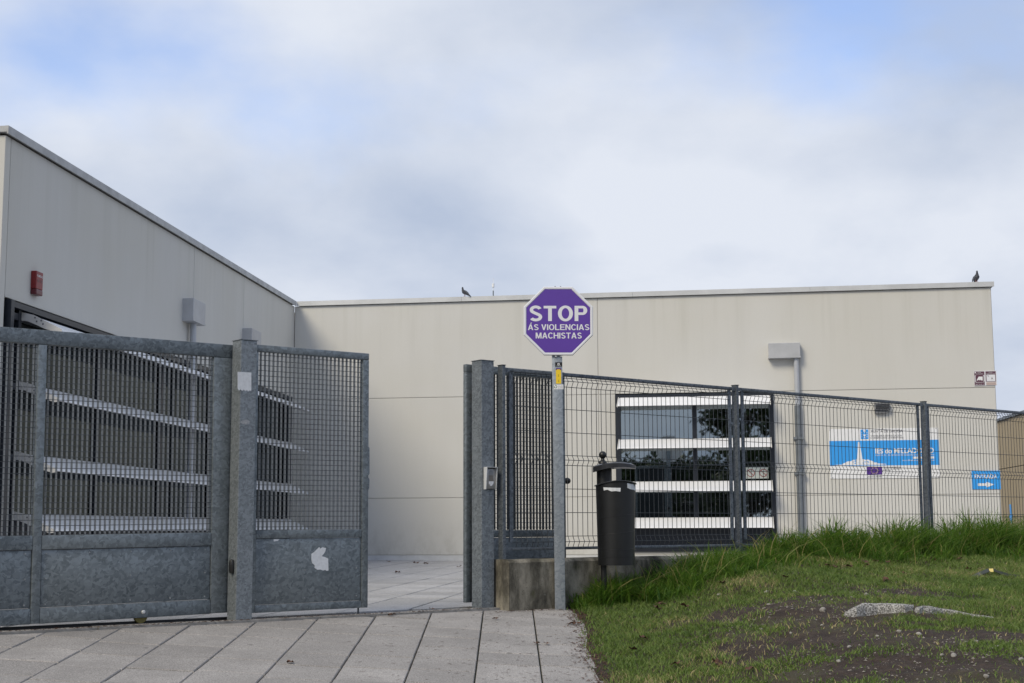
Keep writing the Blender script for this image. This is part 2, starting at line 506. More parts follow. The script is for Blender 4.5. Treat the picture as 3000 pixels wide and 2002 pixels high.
M['slab'] = slab_mat('pavement_slab', (0.325, 0.308, 0.292))
M['slab_in'] = slab_mat('courtyard_slab', (0.385, 0.38, 0.38), 0.0, 0.65, 0.4)
M['grout'] = plain('joint_earth', (0.040, 0.043, 0.025), 0.95, 0, 0.6, 30)
M['kerb'] = plain('kerb_concrete', (0.26, 0.25, 0.235), 0.85, 0, 0.35, 12)
M['dirt_shadow_line'] = plain('track_dirt_and_shadow', (0.035, 0.028, 0.02), 0.95, 0, 0.6, 25)  # near-black: track dirt with the shadow of the gap painted in
M['rail'] = plain('dark_rail', (0.025, 0.026, 0.028), 0.5, 0.4)

def concrete_wall_mat():
    m, t, b = nt('stained_concrete')
    n1 = noise(t, pos(t, (1, 1, 0.40)), 3.4, 7, 0.66)
    n2 = noise(t, pos(t), 9, 5, 0.65)
    c = ramp(t, n1, [(0.34, (0.018, 0.016, 0.013)), (0.43, (0.085, 0.077, 0.058)), (0.51, (0.18, 0.165, 0.13)), (0.64, (0.34, 0.31, 0.25))])
    c = mixc(t, ramp(t, n2, [(0.52, 0.0), (0.75, 0.55)]), c, (0.045, 0.040, 0.028))
    lich = noise(t, pos(t), 28, 4, 0.7)
    c = mixc(t, ramp(t, lich, [(0.63, 0.0), (0.72, 0.45)]), c, (0.26, 0.26, 0.235))
    pit = N(t, 'ShaderNodeTexVoronoi'); pit.inputs['Scale'].default_value = 42
    t.links.new(pos(t), pit.inputs['Vector'])
    pm = ramp(t, pit.outputs['Distance'], [(0.09, 1.0), (0.17, 0.0)])
    c = mixc(t, pm, c, (0.02, 0.018, 0.014))
    moss = noise(t, pos(t), 5, 4, 0.6)
    c = mixc(t, ramp(t, moss, [(0.58, 0.0), (0.72, 0.5)]), c, (0.055, 0.06, 0.018))
    t.links.new(c, b.inputs['Base Color'])
    b.inputs['Roughness'].default_value = 0.92
    bump(t, b, n2, 0.5, 0.01)
    return m
M['concrete'] = concrete_wall_mat()

def soil_mat():
    m, t, b = nt('bare_soil')
    n1 = noise(t, pos(t), 1.1, 5, 0.6)
    n2 = noise(t, pos(t), 11, 8, 0.75)
    c = ramp(t, n2, [(0.3, (0.018, 0.011, 0.008)), (0.52, (0.046, 0.029, 0.020)), (0.75, (0.11, 0.076, 0.054))])
    c = mixc(t, ramp(t, n1, [(0.50, 0.0), (0.64, 0.6)]), c, (0.075, 0.072, 0.030))
    gv = noise(t, pos(t), 70, 3, 0.85)
    n3 = noise(t, pos(t), 2.3, 4, 0.6)
    gm = mixc(t, 1.0, ramp(t, gv, [(0.60, 0.0), (0.67, 0.85)]), ramp(t, n3, [(0.46, 0.0), (0.62, 1.0)]), 'MULTIPLY')
    c = mixc(t, gm, c, (0.21, 0.17, 0.135))
    t.links.new(c, b.inputs['Base Color'])
    b.inputs['Roughness'].default_value = 0.95
    bump(t, b, n2, 1.0, 0.05)
    return m
M['soil'] = soil_mat()

def grass_mat(name, a, b2, dry, trans=0.35):
    m, t, b = nt(name)
    at_ = N(t, 'ShaderNodeAttribute'); at_.attribute_name = 'tint'
    c = ramp(t, at_.outputs['Fac'], [(0.0, a), (0.72, b2), (0.90, dry), (1.0, tuple(x * 1.3 for x in dry))])
    t.links.new(c, b.inputs['Base Color'])
    b.inputs['Roughness'].default_value = 0.5
    b.inputs['Specular IOR Level'].default_value = 0.3
    tl = N(t, 'ShaderNodeBsdfTranslucent'); t.links.new(c, tl.inputs[0])
    ms = N(t, 'ShaderNodeMixShader'); ms.inputs[0].default_value = trans
    o = t.nodes['Material Output']
    t.links.new(b.outputs[0], ms.inputs[1]); t.links.new(tl.outputs[0], ms.inputs[2]); t.links.new(ms.outputs[0], o.inputs[0])
    return m
M['grass'] = grass_mat('short_grass', (0.085, 0.150, 0.028), (0.20, 0.275, 0.065), (0.36, 0.30, 0.15))
M['tall'] = grass_mat('tall_grass', (0.038, 0.105, 0.010), (0.150, 0.260, 0.032), (0.30, 0.26, 0.10), 0.5)

def granite_mat():
    m, t, b = nt('exposed_aggregate')
    g = noise(t, pos(t), 85, 3, 0.75)
    c = ramp(t, g, [(0.36, (0.06, 0.057, 0.05)), (0.50, (0.24, 0.232, 0.215)), (0.62, (0.58, 0.57, 0.54))])
    t.links.new(c, b.inputs['Base Color']); b.inputs['Roughness'].default_value = 0.9
    bump(t, b, g, 0.7, 0.01)
    return m
M['aggregate'] = granite_mat()

# ------------------------------------------------------------------ ground and paving
def grid_sheet(name, xs, ys, zf, mat, parent=None):
    X, Y = np.meshgrid(xs, ys)
    Z = zf(X, Y)
    v = np.stack([X.ravel(), Y.ravel(), Z.ravel()], 1)
    nx, ny = len(xs), len(ys)
    i = np.arange(nx * ny).reshape(ny, nx)
    f = np.stack([i[:-1, :-1].ravel(), i[:-1, 1:].ravel(), i[1:, 1:].ravel(), i[1:, :-1].ravel()], 1)
    me = bpy.data.meshes.new(name)
    me.from_pydata(v.tolist(), [], f.tolist())
    me.materials.append(mat)
    me.polygons.foreach_set('use_smooth', [True] * len(me.polygons))
    return link(bpy.data.objects.new(name, me), parent)

def base_z(X, Y):
    gy = -(X - _o.x) * UY + (Y - _o.y) * UX
    o = np.maximum(plane_out(X, Y), -3.0)
    o = np.minimum(o, 1.2)
    i = np.clip(plane_in(X, Y), 0.6, 1.4)
    k = sstep(-0.6, 0.6, gy)
    return o * (1 - k) + i * k - 0.12
far = np.concatenate([np.linspace(-900, -40, 14), np.linspace(-30, 30, 61), np.linspace(40, 900, 14)])
g = grid_sheet('ground', far, far + 12, base_z, M['soil'])
tag(g, kind='structure')

def clip_poly(poly, nx, ny, c):
    """keep nx*x + ny*y <= c"""
    out = []
    for i in range(len(poly)):
        p, q = poly[i], poly[(i + 1) % len(poly)]
        a, b = nx * p[0] + ny * p[1] - c, nx * q[0] + ny * q[1] - c
        if a <= 0: out.append(p)
        if (a < 0) != (b < 0) and abs(a - b) > 1e-9:
            t = a / (a - b)
            out.append((p[0] + (q[0] - p[0]) * t, p[1] + (q[1] - p[1]) * t))
    return out
def poly_area(p):
    return abs(sum(p[i][0] * p[(i + 1) % len(p)][1] - p[(i + 1) % len(p)][0] * p[i][1] for i in range(len(p)))) / 2
def inset(poly, d):
    n = len(poly)
    cx, cy = sum(p[0] for p in poly) / n, sum(p[1] for p in poly) / n
    out = []
    for p in poly:
        l = math.hypot(p[0] - cx, p[1] - cy) + 1e-6
        out.append((p[0] + (cx - p[0]) / l * d, p[1] + (cy - p[1]) / l * d))
    return out
def slab_geo(mb, poly, zf, th, ch=0.006, dz=0.0):
    n = len(poly)
    q = inset(poly, ch)
    vs = [(p[0], p[1], zf(*p) - th) for p in poly] + [(p[0], p[1], zf(*p) - ch + dz) for p in poly] + [(p[0], p[1], zf(*p) + dz) for p in q]
    fs = [tuple(range(2 * n, 3 * n))]
    for i in range(n):
        j = (i + 1) % n
        fs += [(i, j, n + j, n + i), (n + i, n + j, 2 * n + j, 2 * n + i)]
    mb.add(vs, fs)

# outer pavement: bed plus single slabs running straight up to the gate
def gate_clip(poly, off):           # keep the street side of the gate line, local y <= off
    return clip_poly(poly, -UY, UX, -UY * _o.x + UX * _o.y + off)
KERB0, KERB1 = -0.05, 0.09
bed = grid_sheet('pavement', np.linspace(-12, 2.1, 30), np.linspace(3, 14.4, 40),
                 lambda X, Y: np.where(gate_y(X, Y) < 0.05, plane_out(X, Y), 1.0) - 0.022, M['grout'])
tag(bed, kind='structure')
joints_x = []
GS = plane_out
def ground_hit(x, y, zf=GS):
    d = ray(x, y)
    t = 6.0
    for _ in range(60):
        p = CAM_P + d * t
        e = p.z - zf(p.x, p.y)
        t += e * 4
        if abs(e) < 1e-5: break
    return CAM_P + d * t
jp = [(57.4, 2002), (295, 2002), (524.7, 2002), (750.7, 2002), (969, 2002), (1183.5, 2002), (1389.7, 2002), (1590, 2002)]
jt = [(349.3, 1844.8), (556, 1833), (754.5, 1820), (935, 1809), (1100.6, 1804), (1263, 1794), (1414.7, 1786.8), (1560, 1782)]
lines = []
for a, b in zip(jp, jt):
    p, q = ground_hit(*a), ground_hit(*b)
    lines.append((p, q))
# straight, evenly spaced strips fitted to the measured joints
KX = float(np.mean([(q.x - p.x) / (q.y - p.y) for p, q in lines]))
X10 = np.array([p.x + (10 - p.y) * (q.x - p.x) / (q.y - p.y) for p, q in lines])
SW = float(np.polyfit(np.arange(len(X10)), X10, 1)[0])
X0 = float(np.polyfit(np.arange(len(X10)), X10, 1)[1])
def strip_x(k, Y):
    base = X10[k] if 0 <= k < len(X10) else X0 + SW * k
    return base + KX * (Y - 10)
SL = 0.50
nsl = 0
rest = MB()
for k in range(-13, 11):
    off = (0.0, 0.17, 0.33)[k % 3] * 0.35
    for r in range(6, 29):
        y0, y1 = r * SL + off, (r + 1) * SL + off
        gx, gyy = 0.0055, 0.010
        poly = [(strip_x(k, y0) + gx, y0 + gyy), (strip_x(k + 1, y0) - gx, y0 + gyy), (strip_x(k + 1, y1) - gx, y1 - gyy), (strip_x(k, y1) + gx, y1 - gyy)]
        poly = gate_clip(poly, KERB0 - 0.012)
        poly = clip_poly(poly, 1, 0, 2.05)
        if len(poly) < 3 or poly_area(poly) < 0.004: continue
        cxm, cym = sum(p[0] for p in poly) / len(poly), sum(p[1] for p in poly) / len(poly)
        inview = abs(cxm / cym) < 0.40 and cym > 7.6
        if inview and nsl < 298:
            mb = MB(); slab_geo(mb, poly, plane_out, 0.05, dz=random.uniform(-0.003, 0.003))
            mb.build('paving_slab', M['slab'], bed); nsl += 1
        else:
            slab_geo(rest, poly, plane_out, 0.05)
if rest.v:
    tag(rest.build('outlying_slabs', M['slab'], bed), kind='stuff')

# kerb strip, dark strip of dirt and painted shadow, and rail along the gate
def line_strip(name, y0, y1, s0, s1, z, th, mat, seg=40, wob=0.0):
    mb = MB()
    for i in range(seg):
        a, b = s0 + (s1 - s0) * i / seg, s0 + (s1 - s0) * (i + 1) / seg
        g_ = 0.003
        w_ = random.uniform(-wob, wob)
        mb.box(a + g_, b - g_, y0 + w_, y1, z - th, z + random.uniform(-wob, wob) * 0.3)
    me = mb
    o = me.build(name, mat)
    o.matrix_world = GF.m
    return o
RP = GF.sx(1411, 1779)              # local x of the right-hand gate post
k_ = line_strip('kerb_strip', KERB0, KERB1, -8, RP + 0.2, -0.012, 0.15, M['kerb'], 11, 0.006)
tag(k_, kind='structure')
k_ = line_strip('track_channel', KERB1 + 0.002, 0.30, -8, 1.6, -0.045, 0.15, M['dirt_shadow_line'], 9, 0.004)
tag(k_, kind='structure')
rl = MB().box(-8, 0.05, 0.19, 0.23, -0.05, -0.012).box(-8, 0.05, 0.205, 0.215, -0.012, 0.004).build('gate_rail', M['rail'])
rl.matrix_world = GF.m
tag(rl, 'dark steel rail on the ground under the sliding gate', 'rail')

# ------------------------------------------------------------------ building frames
def hit_level(x, y, z):
    d = ray(x, y)
    return CAM_P + d * ((z - CAMZ) / d.z)
KT = at(868.6, 883.6, 26.0)                       # inner corner of the parapet
NT_, ET_ = hit_level(25, 367.4, KT.z), hit_level(2911.5, 825, KT.z)
_d1, _d2 = KT - NT_, ET_ - KT
_u1, _u2 = _d2.normalized(), _d1.normalized()     # along the street wing, along the left wing
_n1, _n2 = Vector((-_u1.y, _u1.x, 0)), Vector((-_u2.y, _u2.x, 0))
OV = 0.045
CORN = KT - _u1 * OV + _n1 * OV
W1 = Fr((CORN.x, CORN.y, 0.0), _u1.x, _u1.y)      # wing facing the street
_nw = NT_ + _u2 * OV + _n2 * OV
W2 = Fr((_nw.x, _nw.y, 0.0), _u2.x, _u2.y)        # wing along the left
L2 = (CORN - _nw).dot(_u2)
CORN = Vector((CORN.x, CORN.y, 0))

# courtyard paving aligned with the building
ang = W1.rz
cu_, su_ = math.cos(ang), math.sin(ang)
court = grid_sheet('courtyard', np.linspace(-14, 14, 57), np.linspace(4, 30, 53),
                   lambda X, Y: np.where(gate_y(X, Y) > 0.30, plane_in(X, Y) - 0.020, np.minimum(plane_out(X, Y), 1.0) - 0.3), M['grout'])
tag(court, kind='structure')
restc = MB(); nc = 0
off_c = GF.w(1.0, 3.0, 0)
for i in range(-30, 40):
    for j in range(-30, 45):
        a0, b0 = i * 0.52, j * 0.52
        gx = 0.012 if i % 6 else 0.034
        pl = [(a0 + gx, b0 + 0.008), (a0 + 0.52 - 0.006, b0 + 0.008), (a0 + 0.52 - 0.006, b0 + 0.512), (a0 + gx, b0 + 0.512)]
        poly = [(off_c.x + x * cu_ - y * su_, off_c.y + x * su_ + y * cu_) for x, y in pl]
        poly = clip_poly(poly, UY, -UX, -(-UY * _o.x + UX * _o.y + 0.305))
        if len(poly) < 3 or poly_area(poly) < 0.004: continue
        cxm, cym = sum(p[0] for p in poly) / len(poly), sum(p[1] for p in poly) / len(poly)
        if cxm < -12 or cxm > 12: continue
        # stop at the building walls
        q1 = W1.mi @ Vector((cxm, cym, 0)); q2 = W2.mi @ Vector((cxm, cym, 0))
        if q1.y > 0.2 or (q2.y > 0.2 and q2.x > -0.2): continue
        vx = cxm / cym
        if -0.125 < vx < -0.015 and cym < 19.5 and nc < 250:
            mb = MB(); slab_geo(mb, poly, plane_in, 0.04, 0.004, random.uniform(-0.002, 0.002))
            mb.build('paving_slab', M['slab_in'], court); nc += 1
        else:
            slab_geo(restc, poly, plane_in, 0.04, 0.004)
tag(restc.build('far_slabs', M['slab_in'], court), kind='stuff')

# ------------------------------------------------------------------ school building
ZT = KT.z                                                 # top of coping
ZJ1 = W1.sz(1080, 1168.4)
ZJ2 = W1.sz(1076.6, 1461)
ZPL = W1.sz(1150, 1627)                                   # top of plinth
L1 = (ET_ - KT).length
COP = 0.085
sb = thing('school_building', 'low cream panelled school building with two flat-roofed wings behind the gate', 'building', (CORN.x, CORN.y, plane_in(CORN.x, CORN.y)))
sbi = sb.matrix_basis.inverted()
def on(fr, name, mb, mat, parent, smooth=False):
    """part of the building, built in a wall frame; parent is the building or one of its parts"""
    o = mb.build(name, mat, parent, smooth)
    if parent is sb:
        o.matrix_local = Matrix.Translation(-Vector(sb.location)) @ fr.m
    return o
GAP = 0.0055
def wall_panel(fr, x0, x1, z0, z1, y0=0.0, mat='wall', gx0=GAP, gx1=GAP):
    mb = MB().box(x0 + gx0, x1 - gx1, y0, y0 + 0.07, z0 + GAP, z1 - GAP, 0.006)
    return on(fr, 'wall_panel', mb, M[mat], sb)
def core(fr, x0, x1, z0, z1):
    return on(fr, 'wall_core', MB().box(x0, x1, 0.010, 0.26, z0, z1), M['core'], sb)

ZB = ZPL
wx0, wx1 = W1.sx(1807, 1160), W1.sx(2265, 1300)
vj = W1.sx(1750, 880)
ZW0 = W1.sz(2000, 1617)
ztp = ZT - COP
# street wing
wall_panel(W1, 0.0, vj, ZJ1, ztp); wall_panel(W1, vj, L1, ZJ1, ztp)
for za, zb in ((ZB, ZJ2), (ZJ2, ZJ1)):
    wall_panel(W1, 0.0, vj, za, zb)
    wall_panel(W1, vj, wx0 - 0.02, za, zb, gx1=0.0)
    wall_panel(W1, wx1 + 0.02, L1, za, zb, gx0=0.0)
core(W1, 0.0, L1, ZJ1 + 0.03, ztp); core(W1, 0.0, wx0 - 0.03, ZB - 0.6, ZJ1 + 0.03); core(W1, wx1 + 0.03, L1, ZB - 0.6, ZJ1 + 0.03)
core(W1, wx0 - 0.03, wx1 + 0.03, ZB - 0.6, ZW0)
on(W1, 'plinth', MB().box(-0.3, L1 + 0.0, -0.012, 0.03, ZB - 0.6, ZB - 0.004).box(-0.3, L1, -0.03, 0.03, ZB - 0.6, ZB - 0.07), M['plinth'], sb)
# side return on the right, roof, coping
on(W1, 'end_wall', MB().box(L1 - 0.25, L1 - 0.004, 0.27, 13, ZB - 0.6, ztp), M['wall'], sb)
on(W1, 'roof', MB().box(-0.1, L1 - 0.02, 0.2, 13, ztp - 0.35, ztp - 0.08), M['roof'], sb)
def coping(fr, x0, x1, n, mat='coping'):
    for i in range(n):
        a, b = x0 + (x1 - x0) * i / n, x0 + (x1 - x0) * (i + 1) / n
        mb = MB().prism([(-0.045, ztp + 0.0), (-0.045, ztp + COP), (0.30, ztp + COP - 0.012), (0.30, ztp - 0.02), (0.28, ztp - 0.02), (0.28, ztp + 0.02), (-0.03, ztp + 0.02), (-0.03, ztp + 0.0)], 'x', a + 0.0015, b - 0.0015)
        on(fr, 'coping', mb, M[mat], sb)
coping(W1, 0.046, L1 + 0.05, 4)
# left wing: panels, coping, end wall
j1, j2 = W2.sx(571, 719), W2.sx(716, 802)
e0 = W2.sx(33, 420)
lx0, lx1 = W2.sx(19.6, 900), L2 - 0.28
ZJL = W2.sz(332, 982)
wall_panel(W2, 0.0, e0, ZB, ztp, gx0=0.0); wall_panel(W2, e0, j1, ZJL, ztp); wall_panel(W2, j1, j2, ZJL, ztp); wall_panel(W2, j2, L2 + 0.0, ZJL, ztp, gx1=0.0)
wall_panel(W2, lx1 + 0.02, L2, ZB, ZJL, gx1=0.0)
core(W2, 0.06, L2, ZJL + 0.03, ztp); core(W2, 0.06, e0 - 0.02, ZB - 0.6, ZJL + 0.03); core(W2, lx1 + 0.03, L2 + 0.05, ZB - 0.6, ZJL + 0.03)
core(W2, e0 - 0.02, lx1 + 0.03, ZB - 0.6, ZB + 0.02)
on(W2, 'end_wall', MB().box(-0.004, 0.06, 0.075, 9, ZB - 0.6, ztp), M['wall'], sb)
on(W2, 'roof', MB().box(0.0, L2 + 8, 0.2, 9, ztp - 0.35, ztp - 0.08), M['roof'], sb)
coping(W2, -0.045, L2 - 0.046, 5, 'coping_worn_shaded')
on(W2, 'coping', MB().box(-0.045, 0.25, 0.302, 9, ztp, ztp + COP), M['coping'], sb)
on(W2, 'plinth', MB().box(0.0, L2, -0.012, 0.03, ZB - 0.6, ZB - 0.004), M['plinth'], sb)

def louvre_profile():
    return [(-0.035, 0.0), (-0.10, -0.018), (-0.40, -0.165), (-0.405, -0.178), (-0.38, -0.182), (-0.24, -0.13), (-0.10, -0.075), (-0.035, -0.06)]
def plate_profile():
    return [(0.04, 0.03), (-0.035, 0.012), (-0.10, -0.004), (-0.41, -0.160), (-0.42, -0.19), (-0.37, -0.20), (-0.23, -0.155), (-0.11, -0.10), (-0.035, -0.07), (0.04, -0.06)]
def window(fr, x0, x1, z0, z1, levels, cols, lou0, lou1, depth=3.6, pane='glass'):
    """strip window: frame, panes between the sun louvres, dark room behind"""
    wi = on(fr, 'window', MB().box(x0 - 0.02, x0 + 0.055, -0.05, 0.16, z0, z1 - 0.0).box(x1 - 0.055, x1 + 0.02, -0.05, 0.16, z0, z1)
            .box(x0 + 0.055, x1 - 0.055, -0.02, 0.16, z1 - 0.06, z1 - 0.001).box(x0 + 0.055, x1 - 0.055, -0.02, 0.16, z0, z0 + 0.06), M['frame'], sb)
    bounds = [z1 - 0.06] + [l - 0.04 for l in levels] + [z0 + 0.06]
    xs = [x0 + 0.055] + cols + [x1 - 0.055]
    for c in cols:
        MB().box(c - 0.035, c + 0.035, 0.03, 0.12, z0 + 0.06, z1 - 0.06).build('mullion', M['frame'], wi)
    for i in range(len(bounds) - 1):
        zt_, zb_ = bounds[i], bounds[i + 1]
        if i > 0:
            for a, b in zip(xs[:-1], xs[1:]):
                MB().box(a + (0.036 if a != xs[0] else 0), b - (0.036 if b != xs[-1] else 0), 0.032, 0.118, zt_ - 0.03, zt_ + 0.04).build('transom', M['frame'], wi)
        if zt_ - zb_ < 0.25: continue
        for a, b in zip(xs[:-1], xs[1:]):
            a2, b2 = a + (0.036 if a != xs[0] else 0), b - (0.036 if b != xs[-1] else 0)
            if i == len(bounds) - 2 and len(bounds) == 6 and zt_ - zb_ < 0.75:
                MB().box(a2, b2, 0.05, 0.07, zb_ + 0.001, zt_ - 0.031).build('spandrel', M['frame'], wi)
            else:
                MB().box(a2, b2, 0.07, 0.078, zb_ + (0.041 if i < len(bounds) - 2 else 0.001), zt_ - (0.031 if i else 0.001)).build('pane', M[pane], wi)
    for l in levels:
        n = max(1, round((lou1 - lou0) / 2.6))
        for k in range(n):
            a, b = lou0 + (lou1 - lou0) * k / n, lou0 + (lou1 - lou0) * (k + 1) / n
            MB().prism([(y, l + z) for y, z in louvre_profile()], 'x', a + 0.012, b - 0.012).build('louvre', M['louvre'], wi)
        for e in (lou0 - 0.001, lou1 - 0.013):
            MB().prism([(y, l + z) for y, z in plate_profile()], 'x', e, e + 0.012).build('louvre_bracket', M['bracket'], wi)
            for by, bz in ((-0.12, -0.035), (-0.19, -0.068), (-0.14, -0.075), (-0.21, -0.105)):
                MB().box(e - 0.006, e - 0.001, by - 0.008, by + 0.008, l + bz - 0.008, l + bz + 0.008).build('bolt', M['ink'], wi)
    # room shell
    MB().box(x0 - 0.3, x1 + 0.3, depth, depth + 0.1, z0 - 0.1, z1 + 0.3).box(x0 - 0.4, x0 - 0.3, 0.27, depth + 0.1, z0 - 0.1, z1 + 0.3).box(x1 + 0.3, x1 + 0.4, 0.27, depth + 0.1, z0 - 0.1, z1 + 0.3) \
        .box(x0 - 0.3, x1 + 0.3, 0.27, depth, z0 - 0.1, z0 - 0.02).box(x0 - 0.3, x1 + 0.3, 0.27, depth, z1 + 0.2, z1 + 0.3).build('room', M['room'], wi)
    return wi
LZ = [W1.sz(2000, y) + d for y, d in ((1163, 0.0), (1286, 0.0), (1410.5, 0.0), (1516.5, 0.0))]
cmul = W1.sx(2035, 1300)
win1 = window(W1, wx0, wx1, ZW0, ZJ1 - 0.012, LZ, [cmul], wx0 + 0.03, wx1 - 0.03)
lou0 = W2.sx(72, 910)
win2 = window(W2, lx0 + 0.02, lx1, ZB + 0.03, ZJL - 0.012, LZ, [lou0 - 0.03] + [lou0 + (lx1 - lou0) * k / 5 for k in (1, 2, 3, 4)], lou0, lx1 - 0.05, 5.0, 'glass_left')
# rain pipes with hopper boxes
def rainpipe(fr, xc, ztop, zbot, w=0.54, h=0.25, d=0.16, pipe_off=0.0, sleeve=None, zend=None):
    hb = on(fr, 'hopper_box', MB().box(xc - w / 2, xc + w / 2, -d, 0.02, ztop - h, ztop, 0.008), M['hopper'], sb)
    MB().box(xc - w / 2 - 0.006, xc + w / 2 + 0.006, -d - 0.006, -0.001, ztop - h - 0.012, ztop - h + 0.01).build('drip_edge', M['hopper'], hb)
    px_ = xc + pipe_off
    zs = sleeve if sleeve else zend
    p = on(fr, 'downpipe', MB().tube([(px_, -0.075, ztop - h - 0.008), (px_, -0.075, zs)], 0.045, 14, False), M['pipe'], sb, True)
    if sleeve:
        s_ = on(fr, 'downpipe_sleeve', MB().tube([(px_, -0.075, sleeve + 0.01), (px_, -0.075, zend)], 0.058, 14, True), M['pipe_dark'], sb, True)
        for zc_ in (sleeve - 0.55, sleeve - 1.15):
            MB().box(px_ - 0.085, px_ + 0.085, -0.145, 0.02, zc_ - 0.02, zc_ + 0.02).build('pipe_clamp', M['pipe_dark'], s_)
hx = W1.sx(2297, 1030)
rainpipe(W1, hx, W1.sz(2297, 1008), ZB, pipe_off=0.20, sleeve=W1.sz(2335, 1192), zend=ZB - 0.25)
rainpipe(W2, W2.sx(585, 905, -0.16) + 0.0, W2.sz(567, 873, -0.16), ZB, pipe_off=0.0, zend=ZB - 0.3, h=0.31)
rainpipe(W2, W2.sx(752, 990, -0.16), W2.sz(740, 962, -0.16), ZB, pipe_off=0.0, zend=ZB - 0.3, h=0.31)

# no-smoking notice behind the right-hand panes
def poster_pos(x, y): return W1.px(x, y, 0.06)
pa, pb = poster_pos(2185, 1370), poster_pos(2262, 1402)
ps = thing('window_notice', 'pale paper notice with two red prohibition rings taped inside the window', 'notice', matrix=W1.m @ Matrix.Translation((pa[0], 0.062, pb[1])))
w_, h_ = pb[0] - pa[0] - 0.06, pa[1] - pb[1]
MB().box(0, w_, 0, 0.003, 0, h_).build('sheet', plain('notice_paper', (0.55, 0.60, 0.57), 0.7), ps)
for cxn in (0.22 * w_, 0.78 * w_):
    mb = MB(); r1 = 0.33 * h_
    pts = [(cxn + r1 * math.cos(a), -0.004, h_ * 0.5 + r1 * math.sin(a)) for a in np.linspace(0, 2 * math.pi, 20)]
    mb.tube(pts, 0.006, 4, False)
    mb.tube([(cxn - r1 * 0.7, -0.004, h_ * 0.5 + r1 * 0.7), (cxn + r1 * 0.7, -0.004, h_ * 0.5 - r1 * 0.7)], 0.006, 4)
    mb.build('prohibition_ring', plain('ring_red', (0.36, 0.10, 0.10), 0.6), ps)

# tan wing far right
tb0 = at(2935, 1232, 45.0)
TB = Fr((tb0.x, tb0.y, 0.0), 442, 4200)
ht = tb0.z
tan = thing('tan_building', 'tan rendered building partly seen beyond the right end of the fence', 'building', (tb0.x, tb0.y, 0.9))
def tb_part(name, mb, mat):
    o = mb.build(name, M[mat], tan); o.matrix_local = Matrix.Translation(-Vector(tan.location)) @ TB.m; return o
zr = [0.4, TB.sz(2960, 1515), TB.sz(2960, 1370), ht]
# this wall faces left, so its face lies on the far side of the frame: build towards +x of the world
for i in range(3):
    for a, b in ((-16, -8), (-8, 0), (0, 10)):
        tb_part('wall_panel', MB().box(a + 0.01, b - 0.01, -0.07, 0.0, zr[i] + 0.012, zr[i + 1] - 0.012), 'tan')
tb_part('wall_core', MB().box(-16, 10, -8, -0.072, 0.4, ht - 0.02), 'core')
tb_part('coping', MB().box(-16, 10, -0.3, 0.05, ht, ht + 0.08), 'pipe_dark')
ap = TB.px(2960, 1505, 0.02)
ba = thing('painted_arrow', 'small blue arrow pointing down on the tan wall', 'arrow', matrix=TB.m @ Matrix.Translation((ap[0], 0.004, ap[1])))
MB().prism([(-0.06, 0.28), (0.10, 0.28), (0.06, -0.05), (0.22, -0.05), (-0.05, -0.30), (-0.25, -0.02), (-0.10, -0.04)], 'y', 0.0, 0.012).build('arrow_plate', M['blue'], ba)

# ------------------------------------------------------------------ things on the walls
def wall_thing(fr, x, y, name, label, cat, dy=0.0, group=None):
    s, z = fr.px(x, y, dy)
    return thing(name, label, cat, matrix=fr.m @ Matrix.Translation((s, dy, z)), group=group)
# fire alarm sounder
al = wall_thing(W2, 88, 862, 'fire_alarm', 'red fire alarm sounder reading FUEGO high on the left wing', 'alarm')
aw = W2.sx(122, 840, -0.065) - W2.sx(102, 840, -0.065)
ah = W2.sz(102, 788, -0.065) - W2.sz(102, 858, -0.065)
MB().box(0, aw, -0.065, 0, ah * 0.24, ah, 0.008).build('case', M['red'], al)
MB().box(0.002, aw - 0.002, -0.068, 0, 0, ah * 0.238, 0.010).build('beacon_lens', M['red_dark'], al)
letters(al, 'FUEGO', aw * 0.10, ah * 0.76, -0.0665, ah * 0.09, aw * 0.82, M['white'], 0.01)
for sx_ in (0.14, 0.58):
    for q in range(4):
        MB().box(aw * sx_, aw * (sx_ + 0.30), -0.0668, -0.06, ah * (0.54 + q * 0.03), ah * (0.555 + q * 0.03)).build('sound_slot', M['red_dark'], al)
# wall lamp
lp = wall_thing(W1, 2584, 1212, 'wall_lamp', 'grey bulkhead lamp on the wall above the blue plaque', 'lamp')
MB().box(-0.13, 0.13, -0.11, 0, 0.055, 0.175, 0.01).build('housing', M['lamp'], lp)
MB().box(-0.11, 0.11, -0.125, -0.105, 0.075, 0.15, 0.004).build('visor', M['lampglass'], lp)
MB().box(-0.125, 0.085, -0.07, 0, 0.0, 0.053, 0.006).build('base_box', M['lamp'], lp)
# school plaque
pz0, pz1 = W1.px(2430, 1405, -0.02), W1.px(2753, 1250, -0.02)
x0p = W1.sx(2431, 1330, -0.02); x1p = W1.sx(2751, 1330, -0.02)
PW = x1p - x0p; PH = pz1[1] - pz0[1] - 0.03
pl = thing('school_plaque', 'large white and blue school name plaque with obelisk drawing behind the fence', 'plaque', matrix=W1.m @ Matrix.Translation((x0p, -0.004, pz0[1] + 0.012)))
MB().box(0, PW, -0.008, 0, 0, PH).build('board', M['white'], pl)
def pr(x, y):            # plaque print position from the enlarged crop (2400..2800 x 1220..1430 at 5.875)
    return (x - 172) / (2045 - 172) * PW, (1086 - y) / (1086 - 195) * PH
def rect(parent, x0, y0, x1, y1, mat, name, yy=-0.010):
    a, b = pr(x0, y0), pr(x1, y1)
    return MB().box(a[0], b[0], yy, yy + 0.0015, b[1], a[1]).build(name, M[mat], parent)
rect(pl, 172, 410, 2045, 858, 'blue', 'blue_band')
rect(pl, 718, 212, 850, 382, 'blue', 'crest_field')
